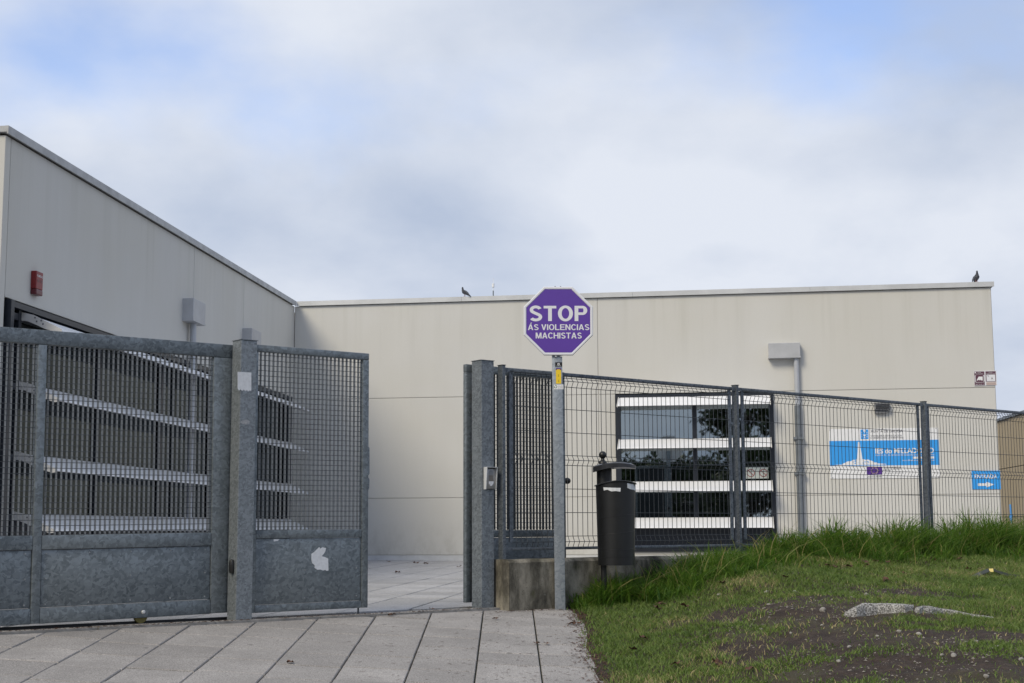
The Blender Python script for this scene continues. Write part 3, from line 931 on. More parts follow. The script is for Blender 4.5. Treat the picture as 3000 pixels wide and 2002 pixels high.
def word(x0, x1, yb, cap, txt, mat, bold=0.0, yy=-0.0125):
    a, b = pr(x0, yb), pr(x1, yb - cap)
    return letters(pl, txt, a[0], a[1], yy, b[1] - a[1], b[0] - a[0], M[mat], bold)
word(888, 1440, 265, 46, 'XUNTA DE GALICIA', 'ink', 0.004)
word(888, 1420, 340, 28, 'CONSELLERÍA DE EDUCACIÓN', 'ink')
word(888, 1455, 377, 28, 'E ORDENACIÓN UNIVERSITARIA', 'ink')
word(958, 1960, 642, 92, 'IES do MILLADOIRO', 'white', 0.026)
word(962, 1960, 688, 26, 'INSTITUTO DE ENSINO SECUNDARIO DO MILLADOIRO', 'white')
rect(pl, 1598, 706, 1960, 745, 'white', 'phone_box', -0.0125)
word(1420, 1960, 782, 26, 'ies.milladoiro@edu.xunta.es', 'white', 0.006)
word(1085, 1380, 900, 20, 'FONDO EUROPEO DE', 'ink')
word(1085, 1380, 932, 22, 'DESENVOLVEMENTO', 'ink')
word(1085, 1215, 958, 18, 'REXIONAL', 'ink')
word(1085, 1430, 1000, 18, 'Unha maneira de facer Europa', 'ink')
word(805, 1068, 1070, 24, 'UNIÓN EUROPEA', 'ink', 0.006)
def flatpoly(parent, pts, mat, name, yy=-0.0125):
    q = [pr(*p) for p in pts]
    return MB().prism(q, 'y', yy, yy + 0.001).build(name, M[mat], parent)
flatpoly(pl, [(668, 432), (695, 430), (705, 530), (722, 640), (732, 745), (640, 745), (655, 600), (662, 500)], 'white', 'obelisk')
rng = random.Random(3)
rock = [(240, 842)] + [(380 + i * 27, 838 - 95 * math.sin(math.pi * (i + 0.3) / 24) ** 0.8 - rng.uniform(-10, 12)) for i in range(24)] + [(1140, 832), (1140, 840), (1000, 846), (240, 850)]
flatpoly(pl, rock, 'white', 'rock_pile')
for i in range(16):
    x_, y_ = rng.uniform(430, 960), rng.uniform(770, 830)
    flatpoly(pl, [(x_, y_), (x_ + rng.uniform(12, 40), y_ + rng.uniform(-20, 10)), (x_ + rng.uniform(12, 40), y_ + rng.uniform(12, 20))], 'blue', 'rock_line', -0.0137)
rect(pl, 800, 880, 1066, 1018, 'euro', 'flag_field', -0.0112)
for k in range(12):
    a = k * math.pi / 6
    c_ = (933 + 56 * math.cos(a), 949 + 52 * math.sin(a))
    st = []
    for q in range(10):
        rr = 11 if q % 2 == 0 else 5
        st.append((c_[0] + rr * math.sin(q * math.pi / 5), c_[1] - rr * math.cos(q * math.pi / 5)))
    flatpoly(pl, st, 'gold', 'star', -0.0127)
flatpoly(pl, [(764, 300), (806, 300), (802, 322), (790, 334), (789, 352), (806, 366), (764, 366), (781, 352), (780, 334), (768, 322)], 'white', 'chalice', -0.0112)
flatpoly(pl, [(762, 226), (785, 218), (808, 226), (800, 250), (770, 250)], 'white', 'crown', -0.0112)
for (x_, y_) in ((742, 268), (742, 305), (742, 342), (828, 268), (828, 305), (828, 342), (785, 268)):
    flatpoly(pl, [(x_ + 9 * math.cos(a), y_ + 9 * math.sin(a)) for a in np.linspace(0, 2 * math.pi, 7)[:-1]], 'white', 'crest_star', -0.0112)
for (x_, y_) in ((186, 212), (1090, 204), (2012, 204), (210, 1070), (1128, 1066), (2020, 1070)):
    flatpoly(pl, [(x_ + 8 * math.cos(a), y_ + 8 * math.sin(a)) for a in np.linspace(0, 2 * math.pi, 7)[:-1]], 'ink', 'screw', -0.0112)
# entrance sign
ex0, ez0 = W1.px(2849, 1434, -0.02); ex1, ez1 = W1.px(2930, 1379, -0.02)
en = thing('entrance_sign', 'small blue ENTRADA sign with white arrow pointing right near the wall corner', 'sign', matrix=W1.m @ Matrix.Translation((ex0, -0.004, ez0)))
EW, EH = ex1 - ex0, ez1 - ez0
MB().box(0, EW, -0.008, 0, 0, EH).build('board', M['blue'], en)
letters(en, 'ENTRADA', EW * 0.10, EH * 0.58, -0.0105, EH * 0.25, EW * 0.78, M['white'], 0.02)
MB().prism([(EW * p, EH * q) for p, q in ((0.20, 0.18), (0.20, 0.32), (0.50, 0.32), (0.50, 0.40), (0.78, 0.25), (0.50, 0.10), (0.50, 0.18))], 'y', -0.0105, -0.0095).build('arrow', M['white'], en)
# security plates
def sec_plate(xa, xb, ya, yb, label):
    a, b = W1.px(xa, yb, -0.02), W1.px(xb, ya, -0.02)
    t = thing('security_plate', label, 'sign', matrix=W1.m @ Matrix.Translation((a[0], -0.004, a[1])))
    w, h = b[0] - a[0], b[1] - a[1]
    MB().box(0, w, -0.007, 0, 0, h).build('plate', M['rim'], t)
    return t, w, h
sp1, w, h = sec_plate(2855, 2885, 1087, 1131, 'maroon ZONA PROTEGIDA plate with bracketed A logo at the wall corner')
MB().box(0.03 * w, 0.96 * w, -0.009, -0.0075, 0.03 * h, 0.97 * h).build('field', M['maroon'], sp1)
letters(sp1, 'ZONA', 0.32 * w, 0.88 * h, -0.011, 0.05 * h, 0.33 * w, M['white'])
letters(sp1, 'PROTEGIDA', 0.16 * w, 0.77 * h, -0.011, 0.06 * h, 0.70 * w, M['white'])
letters(sp1, 'SEGURIDAD A1', 0.10 * w, 0.20 * h, -0.011, 0.055 * h, 0.80 * w, M['white'])
letters(sp1, '981 94 01 01', 0.12 * w, 0.07 * h, -0.011, 0.055 * h, 0.78 * w, M['white'])
MB().prism([(w * p, h * q) for p, q in ((0.22, 0.36), (0.42, 0.62), (0.78, 0.62), (0.78, 0.36), (0.64, 0.36), (0.60, 0.42), (0.52, 0.36), (0.46, 0.40), (0.36, 0.40), (0.32, 0.36))], 'y', -0.011, -0.0095).build('logo', M['white'], sp1)
for m_ in (0, 1):
    f = (lambda p: p) if m_ == 0 else (lambda p: 1 - p)
    MB().prism([(w * f(p), h * q) for p, q in ((0.06, 0.70), (0.20, 0.70), (0.12, 0.66), (0.12, 0.33), (0.20, 0.29), (0.06, 0.29))], 'y', -0.011, -0.0095).build('bracket_mark', M['white'], sp1)
MB().prism([(w * (0.13 + 0.07 * math.cos(a)), h * (0.90 + 0.045 * math.sin(a))) for a in np.linspace(0, 2 * math.pi, 9)[:-1]], 'y', -0.011, -0.0095).build('dot', M['white'], sp1)
sp2, w, h = sec_plate(2887, 2919, 1086, 1130, 'white and maroon video surveillance plate beside the wall corner')
MB().box(0.06 * w, 0.94 * w, -0.009, -0.0075, 0.26 * h, 0.96 * h).build('field', M['maroon'], sp2)
MB().box(0.13 * w, 0.88 * w, -0.0105, -0.0092, 0.29 * h, 0.73 * h).build('picture_field', M['rim'], sp2)
letters(sp2, 'ZONA', 0.34 * w, 0.86 * h, -0.011, 0.055 * h, 0.32 * w, M['white'])
letters(sp2, 'VIDEOVIGILADA', 0.10 * w, 0.765 * h, -0.011, 0.05 * h, 0.80 * w, M['white'])
MB().prism([(w * p, h * q) for p, q in ((0.50, 0.40), (0.58, 0.50), (0.60, 0.60), (0.63, 0.50), (0.70, 0.40), (0.60, 0.45))], 'y', -0.012, -0.0107).build('running_figure', M['ink'], sp2)
MB().prism([(w * p, h * q) for p, q in ((0.20, 0.70), (0.36, 0.63), (0.26, 0.61))], 'y', -0.012, -0.0107).build('camera_mark', M['ink'], sp2)
for q in range(3):
    MB().box(0.10 * w, 0.92 * w, -0.0088, -0.0075, (0.045 + q * 0.07) * h, (0.09 + q * 0.07) * h).build('text_line', M['peach'], sp2)
    MB().box(0.07 * w, 0.94 * w, -0.0088, -0.0075, (0.022 + q * 0.07) * h, (0.035 + q * 0.07) * h).build('rule_line', M['maroon'], sp2)

# ------------------------------------------------------------------ gates
def gm(x=0.0, y=0.0, z=0.0, slope=0.0):
    return GF.m @ Matrix.Translation((x, y, z)) @ Matrix.Rotation(-math.atan(slope), 4, 'Y')
class Loc:
    """pixel to local x, z of a thing standing at matrix m, on its local plane y = dy"""
    def __init__(s, m): s.mi = m.inverted()
    def __call__(s, x, y, dy=0.0):
        p = s.mi @ CAM_P; d = s.mi.to_3x3() @ ray(x, y)
        q = p + d * ((dy - p.y) / d.y)
        return q.x, q.z
def post_obj(name, label, x, top, side=0.15, mat='galv_post', y0=0.0, foot=-0.08):
    t = thing(name, label, 'post', matrix=gm(x, y0, 0))
    MB().box(0, side, 0, side, foot, top - 0.006, 0.005).build('shaft', M[mat], t)
    MB().box(-0.006, side + 0.006, -0.006, side + 0.006, top - 0.005, top).build('cap_plate', M[mat], t)
    return t
lp_top = GF.sz(694.7, 992.4)
gl = post_obj('gate_post', 'left square galvanised gate post carrying a torn white sticker', 0.0, lp_top)
rp_top = GF.sz(1410, 1053.7)
gr_ = post_obj('gate_post', 'right square galvanised gate post carrying the silver intercom', RP, rp_top)
def torn(parent, pts, mat, y, name, th=0.0015):
    return MB().prism(pts, 'y', y, y + th).build(name, mat, parent)
# sticker remains and the black buffer on the left post
lc = Loc(gl.matrix_world)
def pts_px(lc, pts, dy=0.0): return [lc(a, b, dy) for a, b in pts]
st_ = thing('torn_sticker', 'white rectangular sticker with ragged lower edge on the left gate post', 'sticker', matrix=gl.matrix_world @ Matrix.Translation((0, -0.0025, 0)))
torn(st_, pts_px(lc, [(696, 1090), (736, 1092), (736, 1142), (735, 1147), (731, 1144), (727, 1148), (723, 1143), (719, 1147), (714, 1142), (709, 1146), (704, 1141), (700, 1145), (696, 1138)]), M['paper'], 0, 'paper')
st2 = thing('sticker_residue', 'faint pale sticker residue below the sticker on the left gate post', 'sticker', matrix=gl.matrix_world @ Matrix.Translation((0, -0.002, 0)))
torn(st2, pts_px(lc, [(703, 1238), (712, 1231), (722, 1230), (731, 1234), (731, 1241), (722, 1245), (712, 1243)]), plain('residue', (0.30, 0.31, 0.32), 0.7, 0, 0.3, 60), 0, 'paper')
bf_y = 0.07
bx_, bz_ = lc(660, 1661, 0.0)
bf = thing('rubber_buffer', 'black oval rubber buffer on the side of the left gate post', 'buffer', matrix=gl.matrix_world @ Matrix.Translation((0.0, 0.06, GF.sz(672, 1661, 0.0))))
mb = MB().lathe([(0.004, -0.058), (0.020, -0.052), (0.026, -0.03), (0.026, 0.03), (0.020, 0.052), (0.004, 0.058)], 14)
o = mb.build('pad', M['rubber'], bf, True); o.scale = (0.9, 1.0, 1.0); o.location = (-0.012, 0, 0)

PITCH_X, PITCH_Z, BAR_D, BAR_T, ROD_R = 0.0405, 0.0435, 0.030, 0.0035, 0.0025
def bar_mesh(h):
    return MB().box(-BAR_T / 2, BAR_T / 2, 0, BAR_D, 0, h).mesh('bar')
def rod_mesh(l):
    return MB().tube([(0, 0, 0), (l, 0, 0)], ROD_R, 5).mesh('rod')
def grating(parent, x0, x1, z0, z1, y, mat='galv_bar'):
    bm_ = bar_mesh(z1 - z0); bm_.materials.append(M[mat])
    rm_ = rod_mesh(x1 - x0); rm_.materials.append(M['fence'])
    n = int((x1 - x0) / PITCH_X)
    e = (x1 - x0 - (n - 1) * PITCH_X) / 2
    for i in range(n):
        inst('bar', bm_, parent, (x0 + e + i * PITCH_X, y, z0))
    m_ = int((z1 - z0) / PITCH_Z)
    ez = (z1 - z0 - (m_ - 1) * PITCH_Z) / 2
    for j in range(m_):
        inst('rod', rm_, parent, (x0, y - 0.0015, z0 + ez + j * PITCH_Z))
rivet = MB().lathe([(0.007, 0), (0.0065, 0.002), (0.003, 0.004)], 8).mesh('rivet'); rivet.materials.append(M['galv_bar'])
def rivets(parent, pts, y):
    for a, b in pts:
        inst('rivet', rivet, parent, (a, y, b), (R(90), 0, 0))
def frame_box(parent, name, x0, x1, y0, y1, z0, z1, mat='galv'):
    return MB().box(x0, x1, y0, y1, z0, z1, 0.005).build(name, M[mat], parent, True)

# sliding gate, rolled behind the left post
SGM = GF.m @ Matrix.Translation((0, 0.165, 0)) @ Matrix.Rotation(R(2.0), 4, 'Z') @ Matrix.Rotation(-math.atan(0.010), 4, 'Y')
sg = thing('sliding_gate', 'long galvanised sliding gate with grating over solid panels at the left', 'gate', matrix=SGM)
L = Loc(SGM)
zt = L(620, 1006)[1]; zt_in = L(620, 1045)[1]
zm1, zm0 = L(620, 1560.4)[1], L(620, 1599)[1]
zb1, zb0 = L(617, 1757)[1], L(640, 1797.5)[1]
xr_in = L(624, 1300)[0]; xr = 0.06
xm0, xm1 = L(105, 1300)[0], L(131, 1300)[0]
xl = -8.0
D = 0.06
frame_box(sg, 'top_rail', xl, xr, 0, D, zt_in, zt)
frame_box(sg, 'stile', xr_in, xr, 0.001, D, zb0 + 0.002, zt_in - 0.002)
xmid = xm0
cols_sg = [xr_in]
x_ = xm1
panel_edges = []
pitch_panel = xr_in - xm0
k = 0
while x_ > xl + 0.5:
    panel_edges.append((x_, cols_sg[-1]))
    a = x_ - (xm1 - xm0)
    frame_box(sg, 'stile', a, x_, 0.001, D, zb0 + 0.002, zt_in - 0.002)
    cols_sg.append(a)
    x_ -= pitch_panel
    k += 1
for a, b in panel_edges:
    frame_box(sg, 'middle_rail', a + 0.001, b - 0.001, 0.001, D, zm0, zm1)
    frame_box(sg, 'bottom_rail', a + 0.001, b - 0.001, 0.001, D, zb0, zb1)
    frame_box(sg, 'solid_panel', a + 0.004, b - 0.004, 0.012, 0.04, zb1 + 0.004, zm0 - 0.004)
    w = b - a
    rivets(sg, [(a + w * p, zb1 + (zm0 - zb1) * q) for p in (0.03, 0.27, 0.51, 0.75, 0.965) for q in (0.06, 0.5, 0.93) if not (q == 0.5 and p in (0.27, 0.75))], 0.012)
for a, b in panel_edges[:2]:
    grating(sg, a + 0.004, b - 0.004, zm1 + 0.003, zt_in - 0.003, 0.012)
wxp = L(419, 1795)[0]
wh = MB().lathe([(0.055, -0.015), (0.055, 0.015)], 24)
o = wh.build('wheel', M['brass'], sg, True); o.rotation_euler = (R(90), 0, 0); o.location = (wxp, 0.045, zb0 + 0.012)
o = MB().lathe([(0.016, 0), (0.016, 0.012), (0.010, 0.016)], 6).build('axle_bolt', M['hood'], sg); o.rotation_euler = (R(90), 0, 0); o.location = (wxp, 0.0, zb0 + 0.045)

# leaf of the walk-in gate, shut against the left post
LFM = gm(0, 0.05, 0, 0.004)
lf = thing('gate_leaf', 'closed galvanised gate leaf with torn white paper on its solid lower panel', 'gate', matrix=LFM)
L = Loc(LFM)
zt = L(1000, 1029.5)[1]; zt_in = L(1000, 1049)[1]
zm1, zm0 = L(1000, 1552)[1], L(1000, 1575.5)[1]
zb1, zb0 = L(1000, 1763)[1], L(1000, 1784)[1]
xr, xr_in = L(1080.5, 1300)[0], L(1062, 1300)[0]
xl, xl_in = 0.158, L(754.5, 1300)[0]
D = 0.05
frame_box(lf, 'top_rail', xl, xr, 0, D, zt_in, zt)
frame_box(lf, 'stile', xr_in, xr, 0.001, D, zb0, zt_in - 0.001)
frame_box(lf, 'stile', xl, xl_in, 0.001, D, zb0, zt_in - 0.001)
frame_box(lf, 'middle_rail', xl_in + 0.001, xr_in - 0.001, 0.001, D, zm0, zm1)
frame_box(lf, 'bottom_rail', xl_in + 0.001, xr_in - 0.001, 0.001, D, zb0, zb1)
frame_box(lf, 'solid_panel', xl_in + 0.003, xr_in - 0.003, 0.010, 0.035, zb1 + 0.003, zm0 - 0.003)
rivets(lf, pts_px(L, [(752, 1592), (1044, 1587), (1044, 1665), (1044, 1746), (750, 1675), (894, 1671), (748, 1758), (892, 1753)], 0.01), 0.01)
grating(lf, xl_in + 0.003, xr_in - 0.003, zm1 + 0.002, zt_in - 0.002, 0.010)
lkp = [L(a, b) for a, b in ((1078, 1305), (1086, 1312), (1086, 1388), (1081, 1396), (1086, 1404), (1085, 1432), (1078, 1443))]
MB().prism([(max(p[0], xr - 0.02) if i in (0, 6) else p[0], p[1]) for i, p in enumerate(lkp)], 'y', 0.018, 0.026).build('lock_keep', M['galv_post'], lf)
dbx = L(1054, 1785)[0]
MB().tube([(dbx, 0.025, zb0 + 0.05), (dbx, 0.025, zb0 - 0.05)], 0.008, 8).build('drop_bolt', M['fence'], lf)
tp = thing('torn_poster', 'torn white poster remnant on the solid panel of the closed leaf', 'poster', matrix=LFM @ Matrix.Translation((0, 0.0075, 0)))
torn(tp, pts_px(L, [(912, 1623), (920, 1618), (927, 1611), (935, 1603), (938, 1608), (944, 1604), (955, 1606), (953, 1615), (949, 1622), (942, 1630), (950, 1632), (961, 1637), (962, 1672), (957, 1673), (952, 1670), (946, 1672), (938, 1669), (930, 1670), (921, 1664), (922, 1657), (914, 1650), (912, 1640)], 0.01), M['paper'], 0, 'paper')
tp2 = thing('paper_scrap', 'small paper scrap under the middle rail of the closed leaf', 'paper', matrix=LFM @ Matrix.Translation((0, 0.0075, 0)))
torn(tp2, pts_px(L, [(801, 1580), (818, 1580), (814, 1585), (808, 1586), (802, 1587)], 0.01), M['paper'], 0, 'paper')

# open leaf folded back behind the fence
OLM = gm(0, 0.20, 0, 0.0)
ol = thing('open_gate_leaf', 'open galvanised gate leaf folded back behind the fence beside the right post', 'gate', matrix=OLM)
L = Loc(OLM)
xl = L(1366, 1400)[0]; xr = L(1656.5, 1300)[0]
zt = L(1367, 1067)[1]; zb0 = L(1370, 1766)[1]
zm1, zm0 = L(1560, 1553)[1], L(1560, 1574)[1]
zt_in = zt - 0.075; zb1 = zb0 + 0.09
xl_in, xr_in = xl + 0.07, xr - 0.07
frame_box(ol, 'top_rail', xl, xr, 0, D, zt_in, zt, 'galv')
frame_box(ol, 'stile', xl, xl_in, 0.001, D, zb0, zt_in - 0.001, 'galv')
frame_box(ol, 'stile', xr_in, xr, 0.001, D, zb0, zt_in - 0.001, 'galv')
frame_box(ol, 'middle_rail', xl_in + 0.001, xr_in - 0.001, 0.001, D, zm0, zm1, 'galv')
frame_box(ol, 'bottom_rail', xl_in + 0.001, xr_in - 0.001, 0.001, D, zb0, zb1, 'galv')
frame_box(ol, 'solid_panel', xl_in + 0.003, xr_in - 0.003, 0.010, 0.035, zb1 + 0.003, zm0 - 0.003, 'galv')
grating(ol, xl_in + 0.003, xr_in - 0.003, zm1 + 0.002, zt_in - 0.002, 0.010, 'galv_bar_shaded')
for yy in (1160, 1342, 1500, 1682):
    z_ = L(1378, yy)[1]
    MB().tube([(xl_in + 0.004, -0.012, z_ - 0.055), (xl_in + 0.004, -0.012, z_ + 0.055)], 0.013, 8).build('hinge', M['weld'], ol)
kb = L(1661, 1409)
o = MB().lathe([(0.012, 0), (0.012, 0.02), (0.028, 0.03), (0.034, 0.05), (0.026, 0.072), (0.008, 0.08)], 16).build('knob', M['rubber'], ol, True)
o.rotation_euler = (R(90), 0, R(90)); o.location = (xr - 0.012, 0.02, kb[1])

# intercom on the right post
L = Loc(gr_.matrix_world)
ia, ib = L(1415.5, 1434), L(1453, 1371)
ic = thing('intercom', 'silver door intercom with pale hood on the right gate post', 'intercom', matrix=gr_.matrix_world @ Matrix.Translation((ia[0] + 0.006, -0.001, ia[1])))
iw, ih = 0.125, ib[1] - ia[1]
MB().box(0.006, iw - 0.006, -0.030, 0, 0.004, ih - 0.012, 0.006).build('body', M['silver'], ic, True)
MB().prism([(-0.052, ih), (0, ih), (0, 0), (-0.034, 0)], 'x', 0.0, 0.005).build('hood_side', M['hood'], ic)
MB().prism([(-0.052, ih), (0, ih), (0, 0), (-0.034, 0)], 'x', iw - 0.005, iw).build('hood_side', M['hood'], ic)
MB().box(0.0, iw, -0.055, 0, ih, ih + 0.004).build('hood_top', M['hood'], ic)
arch = [(iw * 0.30, ih * 0.66), (iw * 0.70, ih * 0.66)] + [(iw * (0.5 + 0.20 * math.cos(a)), ih * (0.76 + 0.11 * math.sin(a))) for a in np.linspace(0, math.pi, 9)]
MB().prism(arch, 'y', -0.0325, -0.031).build('name_window', M['lamp'], ic)
MB().box(iw * 0.29, iw * 0.71, -0.0322, -0.030, ih * 0.38, ih * 0.645).build('call_plate', plain('call_plate', (0.15, 0.135, 0.115), 0.4), ic)
dot = MB().box(-0.0028, 0.0028, -0.0335, -0.030, -0.0035, 0.0035).mesh('speaker_dot'); dot.materials.append(M['white'])
for r_ in range(6):
    n = (7, 7, 7, 6, 4, 3)[r_]
    for q in range(n):
        inst('speaker_dot', dot, ic, (iw * 0.5 + (q - (n - 1) / 2) * 0.0078, 0, ih * (0.345 - r_ * 0.033)))

# ------------------------------------------------------------------ low concrete wall and fence
WY0, WY1 = -0.15, 0.13
w0 = RP + 0.175
wtop = GF.sz(1494, 1640, WY0)
cw = thing('concrete_wall', 'low stained concrete wall carrying the mesh fence', 'wall', matrix=gm(w0, 0, 0))
bm = bmesh.new()
n = 90
Lw = 14.0
mb = MB()
prof = [(WY0, -0.5), (WY0, wtop - 0.03), (WY0 + 0.03, wtop), (WY1 - 0.03, wtop), (WY1, wtop - 0.03), (WY1, -0.5)]
for i in range(n):
    pass
vs, fs = [], []
xs_ = [0.0, 0.0] + list(np.linspace(0.03, Lw, n))
for i, x_ in enumerate(xs_):
    for (a, b) in prof:
        if i == 0:      # chamfered front corner
            a = WY0 + 0.05 + (a - WY0) * (WY1 - WY0 - 0.05) / (WY1 - WY0) if a < WY1 else a
        vs.append((x_ + (0.0 if i != 1 else 0.035), a, b + random.uniform(-0.004, 0.004) * (b > 0)))
m_ = len(prof)
for i in range(len(xs_) - 1):
    for q in range(m_ - 1):
        fs.append((i * m_ + q, i * m_ + q + 1, (i + 1) * m_ + q + 1, (i + 1) * m_ + q))
fs.append(tuple(range(m_)))
mb.add(vs, fs)
mb.build('wall_block', M['concrete'], cw)

FY = -0.02
fn = thing('mesh_fence', 'dark welded mesh fence with folded wires standing on the low wall', 'fence', matrix=gm(0, FY, wtop))
L = Loc(fn.matrix_world)
frt = L(1900, 1079 + 0.0835 * (1900 - 1481))[1]       # top of the top rail
frb = L(1900, 1606.5)[1]                              # underside of the bottom rail
FH = frt - frb
def fz(fr_): return frt - FH * fr_
LEVELS = [0.030, 0.049, 0.081, 0.209, 0.341, 0.471, 0.498, 0.527, 0.66, 0.793, 0.925, 0.956]
APEX = {1: 1, 6: 1}
# wire path with the three folds
def wire_path():
    p = [(0, fz(0.015))]
    for i, l in enumerate(LEVELS):
        p.append((-0.027 if l in (0.049, 0.498) else 0.0, fz(l)))
    p[-1] = (-0.024, fz(0.956))
    p.append((0.0, fz(0.986)))
    return p
wp = wire_path()
vw = MB().tube([(0, y, z) for y, z in wp], 0.0033, 5).mesh('wire'); vw.materials.append(M['fence'])
posts_px = [(1459, 1380), (2146.5, 1300), (2696, 1300)]
psx = [L(a, b, 0.035)[0] for a, b in posts_px]
gap_ = psx[2] - psx[1]
psx.append(psx[2] + gap_)
post_me = MB().box(0, 0.04, -0.035, 0.035, 0, frt + 0.02, 0.004).mesh('post'); post_me.materials.append(M['fence_post'])
cap_me = MB().box(-0.003, 0.043, -0.038, 0.038, frt + 0.02, frt + 0.026).mesh('post_cap'); cap_me.materials.append(M['fence'])
for i, x_ in enumerate(psx):
    po = inst('post', post_me, fn, (x_, 0, 0), (0, 0 if i != 2 else R(0.9), 0))
    inst('post_cap', cap_me, po, (0, 0, 0))
for i in range(3):
    a, b = psx[i] + 0.105, psx[i + 1] - 0.056
    pn = MB().box(a - 0.064, b + 0.055, -0.017, 0.017, fz(0.021), frt, 0.006).build('panel', M['fence_post'], fn, True)   # top rail carries the panel
    MB().box(a - 0.064, b + 0.055, -0.015, 0.015, frb, fz(0.984), 0.004).build('bottom_rail', M['fence_post'], pn, True)
    for e in (a, b - 0.045):
        MB().box(e, e + 0.045, -0.006, 0.006, fz(0.955), fz(0.0215)).build('end_strip', M['fence_post'], pn)
    for e in (a - 0.06, b + 0.005):
        for z_ in (fz(0.012) - 0.02, frb):
            MB().box(e, e + 0.055, -0.024, -0.016, z_, z_ + 0.035).build('clamp', M['fence_post'], pn)
    a2, b2 = a + 0.045, b - 0.045
    nw = round((b2 - a2) / 0.0655)
    for q in range(nw):
        inst('wire', vw, pn, (a2 + (q + 0.5) * (b2 - a2) / nw, 0.0, 0.0))
    hw = MB().tube([(0, 0, 0), (b2 - a2 + 0.04, 0, 0)], 0.0033, 5).mesh('cross_wire'); hw.materials.append(M['fence'])
    for l in LEVELS:
        y_ = -0.027 if l in (0.049, 0.498) else (-0.024 if l == 0.956 else 0.0)
        inst('cross_wire', hw, pn, (a2 - 0.02, y_ - 0.006, fz(l)))

# ------------------------------------------------------------------ lawn
edge_px = [(1652, 1778), (1690, 1800), (1711, 1851), (1708, 1889), (1735, 1940), (1768, 2002)]
ep = [ground_hit(*p) for p in edge_px]
eY = np.array([p.y for p in ep][::-1]); eX = np.array([p.x for p in ep][::-1])
def edge_x(Y):
    x = np.interp(Y, eY, eX)
    return x + np.where(Y < eY[0], (Y - eY[0]) * -0.02, 0)
def lawn_z(X, Y):
    X = np.asarray(X, float); Y = np.asarray(Y, float)
    d = X - edge_x(Y)
    z = plane_out(X, Y) - 0.004 + 0.035 * sstep(-0.05, 0.25, d) + 0.36 * sstep(0.1, 2.6, d)
    gy = -(X - _o.x) * UY + (Y - _o.y) * UX
    z = z + 0.05 * sstep(-2.0, -0.2, gy) * sstep(0.6, 2.0, d)
    z = z + (fbm(X * 0.9, Y * 0.9, 3) - 0.5) * 0.10 * sstep(0.2, 1.2, d) + (fbm(X * 5, Y * 5, 3) - 0.5) * 0.060 * sstep(0.05, 0.5, d)
    return z
ys = np.linspace(4.5, 26, 300)
us = np.concatenate([np.linspace(0, 4.5, 110), np.linspace(4.6, 16, 50)])
U, Yg = np.meshgrid(us, ys)
Xg = edge_x(Yg) + U - 0.03
Zg = lawn_z(Xg, Yg)
# the sheet dives under the concrete wall
gyg = -(Xg - _o.x) * UY + (Yg - _o.y) * UX
Zg = np.where(gyg > 0.0, np.minimum(Zg, 0.85), Zg)
v = np.stack([Xg.ravel(), Yg.ravel(), Zg.ravel()], 1)
i_ = np.arange(U.size).reshape(U.shape)
keep = (gyg[:-1, :-1] < 0.12).ravel()
f = np.stack([i_[:-1, :-1].ravel(), i_[:-1, 1:].ravel(), i_[1:, 1:].ravel(), i_[1:, :-1].ravel()], 1)[keep]
me = bpy.data.meshes.new('lawn')
me.from_pydata(v.tolist(), [], f.tolist()); me.materials.append(M['soil'])
me.polygons.foreach_set('use_smooth', [True] * len(me.polygons))
lawn = link(bpy.data.objects.new('lawn', me)); tag(lawn, kind='structure')
def lawn_hit(x, y):
    d = ray(x, y); t = 8.0
    for _ in range(200):
        p = CAM_P + d * t
        e = p.z - float(lawn_z(p.x, p.y))
        t += e * 1.5
        if abs(e) < 1e-4: break
    return CAM_P + d * t

def blades(name, X, Y, Z, H, W, lean, mat, tint, seg=2, droop=1.0):
    n = len(X)
    az = RNG.uniform(0, 2 * np.pi, n)
    la = RNG.uniform(0, 2 * np.pi, n)
    wx, wy = np.cos(az) * W / 2, np.sin(az) * W / 2
    lx, ly = np.cos(la) * lean * H, np.sin(la) * lean * H
    rows = []
    for k in range(seg):
        t = k / seg
        ox, oy = lx * t ** (1 + droop), ly * t ** (1 + droop)
        oz = H * (t - 0.25 * lean * t ** 2.5 * droop)
        sc = 1 - 0.45 * t
        rows.append(np.stack([X + ox - wx * sc, Y + oy - wy * sc, Z + oz], 1))
        rows.append(np.stack([X + ox + wx * sc, Y + oy + wy * sc, Z + oz], 1))
    rows.append(np.stack([X + lx, Y + ly, Z + H * (1 - 0.25 * lean * droop)], 1))
    V = np.stack(rows, 1)
    m = 2 * seg + 1
    base = np.arange(n)[:, None] * m
    tris = []
    for k in range(seg - 1):
        a = 2 * k
        tris.append(np.concatenate([base + a, base + a + 1, base + a + 3], 1))
        tris.append(np.concatenate([base + a, base + a + 3, base + a + 2], 1))
    a = 2 * (seg - 1)
    tris.append(np.concatenate([base + a, base + a + 1, base + a + 2], 1))
    T = np.stack(tris, 1).reshape(-1, 3)
    me = bpy.data.meshes.new(name)
    me.vertices.add(n * m); me.vertices.foreach_set('co', V.reshape(-1).astype(np.float32))
    me.loops.add(T.size); me.loops.foreach_set('vertex_index', T.reshape(-1).astype(np.int32))
    me.polygons.add(len(T))
    me.polygons.foreach_set('loop_start', np.arange(0, T.size, 3, dtype=np.int32))
    me.polygons.foreach_set('loop_total', np.full(len(T), 3, dtype=np.int32))
    at_ = me.attributes.new('tint', 'FLOAT', 'POINT')
    at_.data.foreach_set('value', np.repeat(tint, m).astype(np.float32))
    me.update(calc_edges=True); me.validate()
    me.materials.append(mat)
    return link(bpy.data.objects.new(name, me))

